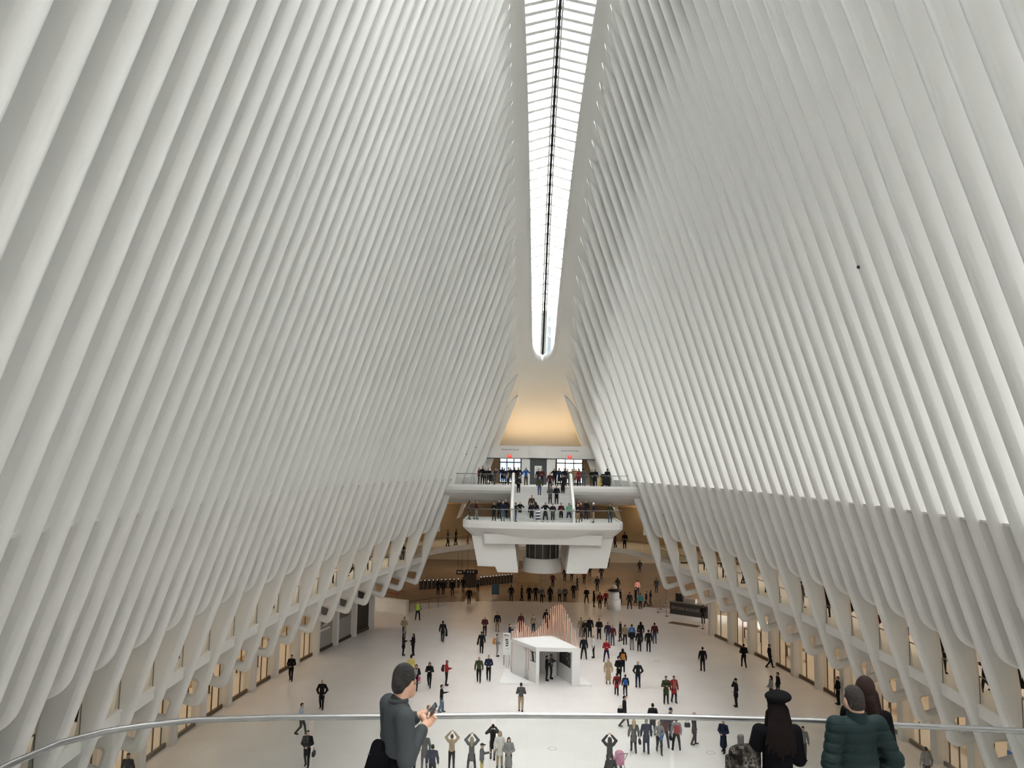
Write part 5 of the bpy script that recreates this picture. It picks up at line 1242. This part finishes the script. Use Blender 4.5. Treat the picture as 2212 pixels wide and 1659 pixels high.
# --- the man reading his phone
def man_phone():
    rz = math.radians(118); s = 1.085
    root = empty('person', (-2.45, 6.45, Z_NEAR), rz); root.scale = (s, s, s)
    tag(root, 'man in a grey sweater and black trousers looking down at his phone beside the handrail', 'person', 'people at the foreground handrail')
    sR, eR, wR = np.array((-.185, .03, 1.415)), np.array((-.265, .035, 1.14)), np.array((-.09, -.145, 1.285))
    sL, eL, wL = np.array((.185, .03, 1.415)), np.array((.255, .0, 1.145)), np.array((.07, -.155, 1.325))
    TH = math.radians(30)
    def hr(x, y, z): return (x * math.cos(TH) - y * math.sin(TH), x * math.sin(TH) + y * math.cos(TH), z)
    P = [ell(hr(0, -.033, 1.642), (.072, .080, .094)), ell(hr(0, -.090, 1.575), (.054, .054, .09)), ell(hr(0, -.100, 1.522), (.042, .042, .042)), ell(hr(0, -.150, 1.588), (.015, .018, .028)), ell(hr(0, -.130, 1.555), (.022, .018, .012)),
         ell(hr(.071, -.033, 1.588), (.014, .019, .034)), ell(hr(-.073, -.033, 1.588), (.014, .019, .034)), cap((0, -.015, 1.56), (0, .03, 1.42), .055, .066, 1), cap((0, .01, 1.38), (0, .0, .95), .12, .12, .7)]
    for sh, e, w_, q in ((sR, eR, wR, -1), (sL, eL, wL, 1)):
        P += [cap(sh, e, .045, .038), cap(e, w_, .038, .025)]
    for q in (1, -1): P += [cap((q * .09, 0, .92), (q * .10, -.01, .5), .08, .052), cap((q * .10, -.01, .5), (q * .11, .03, .08), .05, .035), cap((q * .11, .03, .06), (q * .12, -.12, .035), .035, .025)]
    # hands: the right one carries the phone from below, the left one steadies its edge
    ph = np.array((0.0, -.235, 1.365)); ex = np.array((.80, -.18, .10)); ez = np.array((-.05, -.62, .78)); ex /= np.linalg.norm(ex); ez -= ex * (ez @ ex); ez /= np.linalg.norm(ez); en = np.cross(ex, ez)
    H = []
    H += [cap(wR, wR + np.array((.045, -.055, .02)), .030, .036), cap(wR + np.array((.045, -.055, .02)), ph - ex * .03 - ez * .05 - en * (.03 if en[1] < 0 else -.03), .034, .026)]
    back = -1 if en[1] > 0 else 1      # side of the phone away from the man
    for j in range(4):
        b_ = ph - ex * .045 - ez * (.055 - .021 * j) + en * back * .020
        H += finger(b_, -ex * .5 + en * back * .9, ex * .9 + en * back * .25, ex * .9 - en * back * .35, .075 - .004 * abs(j - 1), .0092)
    H += finger(ph - ex * .05 - ez * .04, -ex * .5 + ez * .8 - en * back * .5, ez - en * back * .3 + ex * .4, ex * .9 + ez * .4 - en * back * .1, .066, .0105)
    H += [cap(wL, wL + np.array((-.008, -.055, .012)), .030, .035), cap(wL + np.array((-.008, -.055, .012)), ph + ex * .055 - ez * .02 + en * back * .012, .032, .022)]
    for j in range(4):
        b_ = ph + ex * .052 - ez * (.04 - .021 * j) + en * back * .016
        H += finger(b_, ex * .4 + en * back * .8 + ez * .2, -ex * .7 + en * back * .4 + ez * .2, -ex * .9 - en * back * .2, .066 - .005 * abs(j - 1), .009)
    H += finger(ph + ex * .055 - ez * .01, ex * .3 + ez * .7 - en * back * .6, -ex * .5 + ez * .6 - en * back * .2, -ex * .8 + ez * .3, .062, .010)
    pre('body', P, .0105, .02, SKIN, root)
    pre('hand', H[:2] + H[2:17], .0042, .006, SKIN, root); pre('hand', H[17:], .0042, .006, SKIN, root)
    # hair: cropped, dark, thinning into grey at the sides
    def hl(p): q = p.copy(); q[..., 0] = p[..., 0] * math.cos(TH) + p[..., 1] * math.sin(TH); q[..., 1] = -p[..., 0] * math.sin(TH) + p[..., 1] * math.cos(TH); return q
    pre('hair', [ell(hr(0, -.026, 1.650), (.080, .087, .102)), ell(hr(0, .035, 1.60), (.058, .050, .072))], .008, .02, HAIRB, root,
        lambda P_: (lambda p: np.maximum(np.maximum(np.minimum(-.022 - p[..., 1], 1.617 - p[..., 2]), np.minimum(-.088 - p[..., 1], 1.70 - p[..., 2])), 1.545 - p[..., 2]))(hl(P_)))
    # glasses
    g = MB()
    for q in (1, -1): g.tube([hr(q * .076, -.045, 1.60), hr(q * .060, -.140, 1.592)], .0026, 6); g.tube([hr(q * (.034 + .022 * math.cos(t)), -.156, 1.590 + .016 * math.sin(t)) for t in [2 * PI * j / 12 for j in range(13)]], .0018, 6)
    g.tube([hr(.012, -.160, 1.592), hr(-.012, -.160, 1.592)], .0018, 6)
    g.build('glasses', DARK, root)
    def fold(p):
        return .0035 * np.sin(p[..., 2] * 60 + p[..., 0] * 35) * np.clip((1.25 - p[..., 2]) * 5, 0, 1)
    T = [cap((0, .015, 1.33), (0, .005, 1.12), .150, .145, .72), cap((-.11, .02, 1.395), (.11, .02, 1.395), .076, .076, .98), cap((0, .02, 1.42), (0, .02, 1.475), .085, .068), cap((0, .0, 1.12), (0, .0, .985), .150, .150, .76)]
    for sh, e, w_ in ((sR, eR, wR), (sL, eL, wL)):
        T += [cap(sh, e, .073, .062), cap(e, e + (w_ - e) * .9, .060, .041), cap(e + (w_ - e) * .88, e + (w_ - e) * .96, .043, .040)]
    pre('sweater', T, .009, .03, KNIT, root, cut=lambda p: 1.115 + .012 * np.sin(p[..., 0] * 9) - p[..., 2], noise=fold)
    g = MB(); g.lathe([(.066, 0), (.076, .0), (.072, .03), (.062, .032), (.062, .0)], 24, (0, .018, 1.475)); o = g.build('collar', KNIT, root)
    L = [cap((0, .0, 1.07), (0, .005, .90), .142, .152, .80)]
    for q in (1, -1): L += [cap((q * .085, .0, .90), (q * .10, -.01, .50), .105, .075), cap((q * .10, -.01, .50), (q * .11, .03, .06), .075, .062)]
    pre('trousers', L, .012, .03, BLK, root)
    for q in (1, -1): pre('shoe', [cap((q * .11, .06, .045), (q * .125, -.14, .035), .045, .036)], .014, .02, DARK, root)
    def W(p): return local_pt(root, tuple(p))
    # phone
    e_ = empty('phone', tuple(W(ph))); R3 = Matrix(((ex[0], en[0], ez[0]), (ex[1], en[1], ez[1]), (ex[2], en[2], ez[2]))).to_4x4()
    e_.matrix_world = Matrix.Translation(W(ph)) @ Matrix.Rotation(rz, 4, 'Z') @ R3 @ Matrix.Diagonal((s, s, s, 1))
    tag(e_, 'black smartphone held in both hands by the man in a grey sweater', 'phone')
    g = MB(); Q = fillet([(-.038, -.078), (.038, -.078), (.038, .078), (-.038, .078)], .010, 4); g.prismy(Q, -.0045, .0045); g.build('case', DARK, e_)
    fr = -back
    g = MB(); g.prismy([(-.033, -.07), (.033, -.07), (.033, .07), (-.033, .07)], min(fr * .0046, fr * .0052), max(fr * .0046, fr * .0052)); g.build('screen', mat('phone_screen', (.03, .035, .04), .12, emit=(.2, .25, .28), estr=.12), e_)
    # keys on the belt loop
    kp = W((-.168, -.03, 1.0)); e_ = empty('keyring', tuple(kp), rz); tag(e_, 'silver keys hanging from the belt of the man with the phone', 'keys')
    g = MB()
    for q in (-.012, .012): g.tube([(-.012, q, .075), (-.016, q * 1.2, .0)], .003, 6)
    g.build('cord', mat('cord_white', (.7, .7, .68), .6), e_)
    g = MB()
    for q, a in ((-.012, .2), (.012, -.15), (.0, .05)): g.beam((-.018, q, 0), (-.018, q + a * .06, -.065), .004, .012, up=(1, 0, 0)); g.tube([(-.018, q, .002), (-.018, q + .008, -.008), (-.018, q, -.016)], .004, 6)
    g.build('keys', STEEL, e_)
    # black coat slung at his hip
    cw = W((.04, .15, 1.0)); e_ = empty('coat', tuple(cw), rz + .5); tag(e_, 'black coat with small silver zip pulls hanging behind the man with the phone', 'coat')
    part('cloth', sdmesh('cloth', [cap((0, 0, .16), (.02, .10, -.28), .07, .12, .7), cap((.02, .10, -.28), (.02, .16, -.60), .12, .15, .6), cap((-.09, .0, .08), (-.07, .10, -.5), .05, .07)], .014, .05), BLK, e_)
    g = MB()
    for z, y in ((.12, .06), (-.06, .13), (-.26, .225)): g.box(.03, .055, y, y + .006, z, z + .006)
    g.build('zip_pull', STEEL, e_)
    return root
man_phone()
# --- the woman in a beret
def woman_beret():
    s = .875; root = empty('person', (.80, 7.1, Z_NEAR), PI); root.scale = (s, s, s)
    tag(root, 'woman with very long dark hair and a black beret at the handrail', 'person', 'people at the foreground handrail')
    sh = {1: np.array((.18, .01, 1.40)), -1: np.array((-.18, .01, 1.40))}; el = {1: np.array((.245, -.02, 1.12)), -1: np.array((-.225, -.02, 1.12))}; wr = {1: np.array((.20, -.25, 1.12)), -1: np.array((-.15, -.26, 1.13))}
    P = [ell((0, -.015, 1.63), (.073, .093, .11)), ell((0, -.06, 1.565), (.05, .055, .05)), ell((0, -.112, 1.61), (.012, .018, .022)), cap((0, .015, 1.56), (0, .01, 1.40), .048, .058), cap((0, 0, 1.36), (0, 0, .95), .11, .11, .7)]
    for q in (1, -1):
        P += [cap(sh[q], el[q], .042, .034), cap(el[q], wr[q], .034, .023), cap((q * .09, 0, .92), (q * .1, 0, .5), .075, .05), cap((q * .1, 0, .5), (q * .1, .03, .07), .048, .034), cap((q * .1, .03, .06), (q * .11, -.12, .035), .034, .024)]
        d = np.array((-q * .45, -.8, .1)); P += [cap(wr[q], wr[q] + d * .06, .026, .030)]
        for j in range(4): P += finger(wr[q] + d * .07 + np.array((0, 0, .03 - .02 * j)), d, d + np.array((0, 0, -.6)), np.array((0, .3, -1.)), .075, .009)
        P += finger(wr[q] + d * .03 + np.array((0, 0, .025)), d + np.array((0, 0, .8)), d, d + np.array((0, 0, -.3)), .055, .010)
    pre('body', P, .011, .02, SKIN, root)
    T = [cap((0, .01, 1.34), (0, .01, 1.12), .145, .140, .72), cap((-.11, .01, 1.385), (.11, .01, 1.385), .075, .075, .95), cap((0, .01, 1.41), (0, .01, 1.47), .075, .065), cap((0, .01, 1.12), (0, .0, .62), .14, .205, .78)]
    for q in (1, -1): T += [cap(sh[q], el[q], .070, .064), cap(el[q], el[q] + (wr[q] - el[q]) * .93, .062, .046)]
    pre('coat', T, .011, .035, BLK, root)
    Lg = []
    for q in (1, -1): Lg += [cap((q * .09, 0, .8), (q * .1, 0, .5), .085, .065), cap((q * .1, 0, .5), (q * .1, .03, .07), .06, .048)]
    pre('trousers', Lg, .014, .02, BLK, root)
    for q in (1, -1): pre('shoe', [cap((q * .1, .06, .045), (q * .115, -.13, .035), .042, .034)], .014, .02, DARK, root)
    rng = np.random.default_rng(3); Hh = [ell((0, .01, 1.635), (.087, .105, .118)), cap((0, .085, 1.60), (0, .13, 1.39), .105, .135, .42), cap((0, .13, 1.39), (-.01, .14, 1.33), .135, .12, .36)]
    for k in range(9):
        x = -.14 + .035 * k; Hh.append(cap((x * .6, .115, 1.55), (x * 1.15 + rng.normal(0, .012), .165 + rng.normal(0, .006), 1.19 + abs(x) * .6 + rng.normal(0, .025)), .022, .013))
    Hh += [cap((-.085, .02, 1.58), (-.15, .03, 1.20), .03, .02), cap((.085, .02, 1.58), (.13, .03, 1.30), .03, .02)]
    pre('hair', Hh, .010, .018, HAIRL, root, lambda p: np.minimum(1.68 - p[..., 2], np.minimum(-.01 - p[..., 1], .066 - np.abs(p[..., 0]))))
    pre('beret', [ell((-.012, .015, 1.735), (.128, .132, .050)), ell((-.03, .02, 1.755), (.10, .10, .045)), cap((0, .0, 1.69), (0, .0, 1.70), .09, .09), cap((-.01, .0, 1.79), (-.01, .0, 1.805), .008, .006)], .009, .02, mat('beret_felt', (.006, .006, .0065), 1., spec=.03, bump=.3, bscale=120), root)
    # camouflage backpack hanging from her arm
    m = bpy.data.materials.new('camouflage'); m.use_nodes = True; nt = m.node_tree; bs = nt.nodes['Principled BSDF']
    tc = nt.nodes.new('ShaderNodeTexCoord'); nz = nt.nodes.new('ShaderNodeTexNoise'); nz.inputs['Scale'].default_value = 16; nz.inputs['Detail'].default_value = 3; cr = nt.nodes.new('ShaderNodeValToRGB'); cr.color_ramp.interpolation = 'CONSTANT'
    E = cr.color_ramp.elements; E[0].position = 0; E[0].color = (.008, .007, .006, 1); E[1].position = .45; E[1].color = (.03, .026, .023, 1); e3 = E.new(.56); e3.color = (.10, .088, .078, 1); e4 = E.new(.62); e4.color = (.02, .018, .016, 1)
    nt.links.new(tc.outputs['Object'], nz.inputs['Vector']); nt.links.new(nz.outputs['Fac'], cr.inputs[0]); nt.links.new(cr.outputs[0], bs.inputs['Base Color']); bs.inputs['Roughness'].default_value = .9; bs.inputs['Specular IOR Level'].default_value = .05
    c = local_pt(root, (.325, .0, 1.06)); e_ = empty('backpack', tuple(c), PI + .25); tag(e_, 'camouflage backpack hanging from the arm of the woman in a beret', 'backpack'); e_.scale = (.9, .9, .9)
    part('bag', sdmesh('bag', [rbox((0, 0, -.02), (.155, .09, .20), .07), rbox((0, .085, -.07), (.12, .05, .11), .04), cap((-.06, .0, .15), (.06, 0, .15), .05, .05)], .010, .02), m, e_)
    part('strap', sdmesh('strap', [cap((.06, 0, .17), (.055, 0, .27), .016, .02), cap((.02, 0, .17), (.03, 0, .27), .016, .02), cap((.03, 0, .27), (.055, 0, .27), .02, .02)], .010, .012), mat('strap_dark', (.05, .046, .042), .8), e_)
    part('side_pocket', sdmesh('side_pocket', [rbox((.165, .0, .0), (.025, .06, .10), .02)], .012, .01), m, e_)
    return root
woman_beret()
# --- the man in a padded jacket
def man_green():
    s = .945; root = empty('person', (1.46, 7.0, Z_NEAR), PI + .12); root.scale = (s, s, s)
    tag(root, 'man in a dark green padded jacket leaning at the handrail, elbows out', 'person', 'people at the foreground handrail')
    sh = {1: np.array((.20, .01, 1.40)), -1: np.array((-.20, .01, 1.40))}; el = {1: np.array((.285, .06, 1.09)), -1: np.array((-.33, .05, 1.10))}; wr = {1: np.array((.20, -.16, .98)), -1: np.array((-.22, -.16, .98))}
    P = [ell((.01, -.02, 1.625), (.078, .098, .112)), ell((.015, -.075, 1.565), (.056, .06, .055)), ell((.02, -.125, 1.605), (.014, .02, .024)), ell((.09, -.01, 1.61), (.012, .022, .034)), ell((-.07, -.01, 1.61), (.012, .022, .034)), cap((0, .02, 1.55), (0, .01, 1.40), .062, .07), cap((0, 0, 1.36), (0, 0, .95), .14, .14, .75)]
    for q in (1, -1):
        P += [cap(sh[q], el[q], .05, .04), cap(el[q], wr[q], .04, .027), cap((q * .1, 0, .92), (q * .11, 0, .5), .085, .055), cap((q * .11, 0, .5), (q * .11, .03, .07), .052, .036), cap((q * .11, .03, .06), (q * .12, -.13, .035), .036, .025)]
        d = np.array((-q * .75, -.5, -.25)); P += [cap(wr[q], wr[q] + d * .065, .028, .034)]
        for j in range(4): P += finger(wr[q] + d * .08 + np.array((0, -.01, .03 - .02 * j)), d, d + np.array((0, .4, -.4)), d + np.array((q * .9, .6, -.3)), .08, .0095)
        P += finger(wr[q] + d * .03 + np.array((0, -.02, .03)), d + np.array((0, -.3, .7)), d, d, .06, .011)
    pre('body', P, .011, .02, SKIN, root)
    T = [cap((0, .01, 1.32), (0, .01, 1.08), .172, .178, .78), cap((-.12, .01, 1.385), (.12, .01, 1.385), .088, .088, 1.), cap((0, .0, 1.08), (0, .0, .88), .19, .18, .80)]
    for q in (1, -1): T += [cap(sh[q], el[q], .090, .082), cap(el[q], el[q] + (wr[q] - el[q]) * .92, .080, .056)]
    GRN = mat('padded_green', (.006, .0145, .0145), .65, spec=.12, bump=.15, bscale=60)
    pre('padded_jacket', T, .0085, .04, GRN, root, noise=lambda p: .010 * (1 - np.abs(np.sin(p[..., 2] * PI / .085 + .35 * np.sin(p[..., 0] * 9)))) ** 2 * (p[..., 2] < 1.43))
    pre('collar', [cap((0, .015, 1.44), (.003, .015, 1.515), .098, .085)], .010, .02, GRN, root, lambda p: p[..., 2] - 1.525)
    Lg = [cap((0, 0, .95), (0, 0, .88), .15, .155, .8)]
    for q in (1, -1): Lg += [cap((q * .09, 0, .9), (q * .11, 0, .5), .11, .075), cap((q * .11, 0, .5), (q * .11, .03, .06), .072, .06)]
    pre('trousers', Lg, .014, .03, BLK, root)
    for q in (1, -1): pre('shoe', [cap((q * .11, .06, .045), (q * .125, -.14, .035), .046, .036)], .014, .02, DARK, root)
    pre('hair', [ell((.01, -.012, 1.642), (.087, .108, .110)), ell((.01, .05, 1.585), (.07, .052, .06))], .008, .02, HAIRG, root, lambda p: np.maximum(np.minimum(1.69 - p[..., 2], -.03 - p[..., 1]), np.maximum(1.545 - p[..., 2], np.minimum(.062 - np.abs(p[..., 0] - .01), -9.) )))
    return root
man_green()
def woman_auburn():
    rz = PI - .5; s = .93; root = empty('person', (1.72, 7.40, Z_NEAR), rz); root.scale = (s, s, s)
    tag(root, 'woman with long auburn hair partly hidden behind the man in a padded jacket', 'person', 'people at the foreground handrail')
    sh = {1: np.array((.17, .01, 1.39)), -1: np.array((-.17, .01, 1.39))}; el = {1: np.array((.22, .02, 1.10)), -1: np.array((-.22, .02, 1.10))}; wr = {1: np.array((.12, -.15, 1.0)), -1: np.array((-.12, -.15, 1.0))}
    P = [ell((0, -.015, 1.63), (.073, .093, .11)), ell((0, -.06, 1.565), (.05, .055, .05)), ell((0, -.112, 1.61), (.012, .018, .022)), cap((0, .015, 1.56), (0, .01, 1.40), .048, .058), cap((0, 0, 1.36), (0, 0, .95), .11, .11, .7)]
    for q in (1, -1):
        P += [cap(sh[q], el[q], .042, .034), cap(el[q], wr[q], .034, .023), cap((q * .09, 0, .92), (q * .1, 0, .5), .075, .05), cap((q * .1, 0, .5), (q * .1, .03, .07), .048, .034), cap((q * .1, .03, .06), (q * .11, -.12, .035), .034, .024)]
        d = np.array((-q * .6, -.6, .1)); P += [cap(wr[q], wr[q] + d * .06, .026, .030)]
        for j in range(4): P += finger(wr[q] + d * .07 + np.array((0, 0, .03 - .02 * j)), d, d + np.array((0, 0, -.4)), d + np.array((0, .3, -.8)), .075, .009)
        P += finger(wr[q] + d * .03 + np.array((0, 0, .025)), d + np.array((0, 0, .8)), d, d, .055, .010)
    pre('body', P, .012, .02, SKIN, root)
    T = [cap((0, .01, 1.34), (0, .01, 1.12), .14, .135, .7), cap((-.1, .01, 1.385), (.1, .01, 1.385), .072, .072, .9), cap((0, .01, 1.12), (0, .0, .75), .135, .18, .75)]
    for q in (1, -1): T += [cap(sh[q], el[q], .066, .058), cap(el[q], el[q] + (wr[q] - el[q]) * .93, .056, .042)]
    pre('coat', T, .014, .035, BLK, root)
    Lg = []
    for q in (1, -1): Lg += [cap((q * .09, 0, .8), (q * .1, 0, .5), .085, .065), cap((q * .1, 0, .5), (q * .1, .03, .07), .06, .048)]
    pre('trousers', Lg, .014, .02, BLK, root)
    for q in (1, -1): pre('shoe', [cap((q * .1, .06, .045), (q * .115, -.13, .035), .042, .034)], .014, .02, DARK, root)
    Hh = [ell((0, .01, 1.64), (.092, .112, .122)), cap((0, .07, 1.60), (0, .10, 1.25), .10, .10, .55), cap((-.05, .09, 1.55), (-.14, .12, 1.30), .05, .02), cap((.085, .03, 1.6), (.13, .06, 1.28), .035, .02), cap((-.085, .03, 1.6), (-.16, .05, 1.33), .035, .015)]
    pre('hair', Hh, .010, .025, HAIRR, root, lambda p: np.minimum(1.68 - p[..., 2], np.minimum(-.01 - p[..., 1], .066 - np.abs(p[..., 0]))))
woman_auburn()
# ------------------------------------------------------------------ lamps of the place, added lobby daylight
WARM = (1, .76, .52)
for side in (-1, 1):
    for k in range(7):
        Y = 68 - 7 * k
        area_light('gallery_ceiling_light', (side * (nose(side, Y, 8.4) + 4.0), Y, 8.42), (0, 0, 0), 2.0, 5.5, 40, WARM)
        area_light('shop_ceiling_light', (side * (wc(Y) + 3.2), Y, 5.6), (0, 0, 0), 2.5, 5.5, 80, WARM)
for x in (-24, -8, 8, 24):
    for y in (94, 108): area_light('concourse_ceiling_light', (x, y, 5.2), (0, 0, 0), 5, 3, 110, (1, .70, .42))
for x in (-3.1, 3.1): area_light('lobby_daylight_fill', (x, 84.2, 15.55), (0, 0, 0), 2.5, 2, 190, (1, .95, .9))  # added lamps standing in for daylight from the street
for x in (-1.9, 1.9): area_light('cove_light', (x, 80.6, 16.2), (PI + .2, 0, 0), 2.4, .4, 75, (1, .66, .32))
for x in (-8, 0, 8): area_light('far_gallery_light', (x, 84, 10.4), (0, 0, 0), 4, 1, 40, WARM)
for a, sx_ in ((.35, 1), (.75, 1), (PI - .35, -1), (PI - .75, -1)):
    x, y = fe(a, 5.2); area_light('cove_lamp', (x, y, 9.7), (PI / 2 + .6, 0, a - PI / 2), 6, .3, 60, (1, .72, .40))
# ------------------------------------------------------------------ light
w = bpy.data.worlds.new('sky'); scene.world = w; w.use_nodes = True
nt = w.node_tree; bg = nt.nodes['Background']
tc = nt.nodes.new('ShaderNodeTexCoord'); sx = nt.nodes.new('ShaderNodeSeparateXYZ'); rp = nt.nodes.new('ShaderNodeValToRGB')
mr = nt.nodes.new('ShaderNodeMapRange'); mr.inputs['From Min'].default_value = -1; mr.inputs['From Max'].default_value = 1
nt.links.new(tc.outputs['Generated'], sx.inputs[0]); nt.links.new(sx.outputs[0], mr.inputs['Value']); nt.links.new(mr.outputs[0], rp.inputs[0])
e = rp.color_ramp.elements; e[0].position = 0; e[0].color = (.12, .125, .13, 1); e[1].position = 1; e[1].color = (.32, .32, .32, 1)
for p_, v_ in ((.38, .28), (.445, 3.9), (.555, 3.9), (.62, .32)):  # bright overhead band shaped to light the floor more than the walls
    m_ = rp.color_ramp.elements.new(p_); m_.color = (v_, v_ * 1.005, v_ * 1.0, 1)
def mrange(sock, a, b_):
    n = nt.nodes.new('ShaderNodeMapRange'); n.interpolation_type = 'SMOOTHSTEP'; n.inputs['From Min'].default_value = a; n.inputs['From Max'].default_value = b_; nt.links.new(sock, n.inputs[0]); return n.outputs[0]
def mul(a, b_):
    n = nt.nodes.new('ShaderNodeMath'); n.operation = 'MULTIPLY'
    for k, q in enumerate((a, b_)):
        if isinstance(q, float): n.inputs[k].default_value = q
        else: nt.links.new(q, n.inputs[k])
    return n.outputs[0]
# glow added low in the sky, behind right, to brighten the right ribs
glow = mul(mul(mul(mrange(sx.outputs[1], -.30, -.70), mrange(sx.outputs[0], .15, .40)), mrange(sx.outputs[2], .75, .35)), GLOW)
ad_ = nt.nodes.new('ShaderNodeMixRGB'); ad_.blend_type = 'ADD'; ad_.inputs[0].default_value = 1
nt.links.new(rp.outputs[0], ad_.inputs[1]); nt.links.new(glow, ad_.inputs[2])
nt.links.new(ad_.outputs[0], bg.inputs[0]); bg.inputs[1].default_value = SKY
vs = scene.view_settings; vs.view_transform = 'Standard'; vs.look = 'None'; vs.gamma = 1; vs.use_curve_mapping = False; vs.exposure = EXPO
cy = scene.cycles
cy.use_adaptive_sampling = True; cy.adaptive_threshold = .2; cy.max_bounces = 6; cy.diffuse_bounces = 4; cy.glossy_bounces = 3; cy.transparent_max_bounces = 16; cy.transmission_bounces = 4
cy.caustics_reflective = False; cy.caustics_refractive = False; cy.sample_clamp_indirect = 6; cy.use_denoising = True
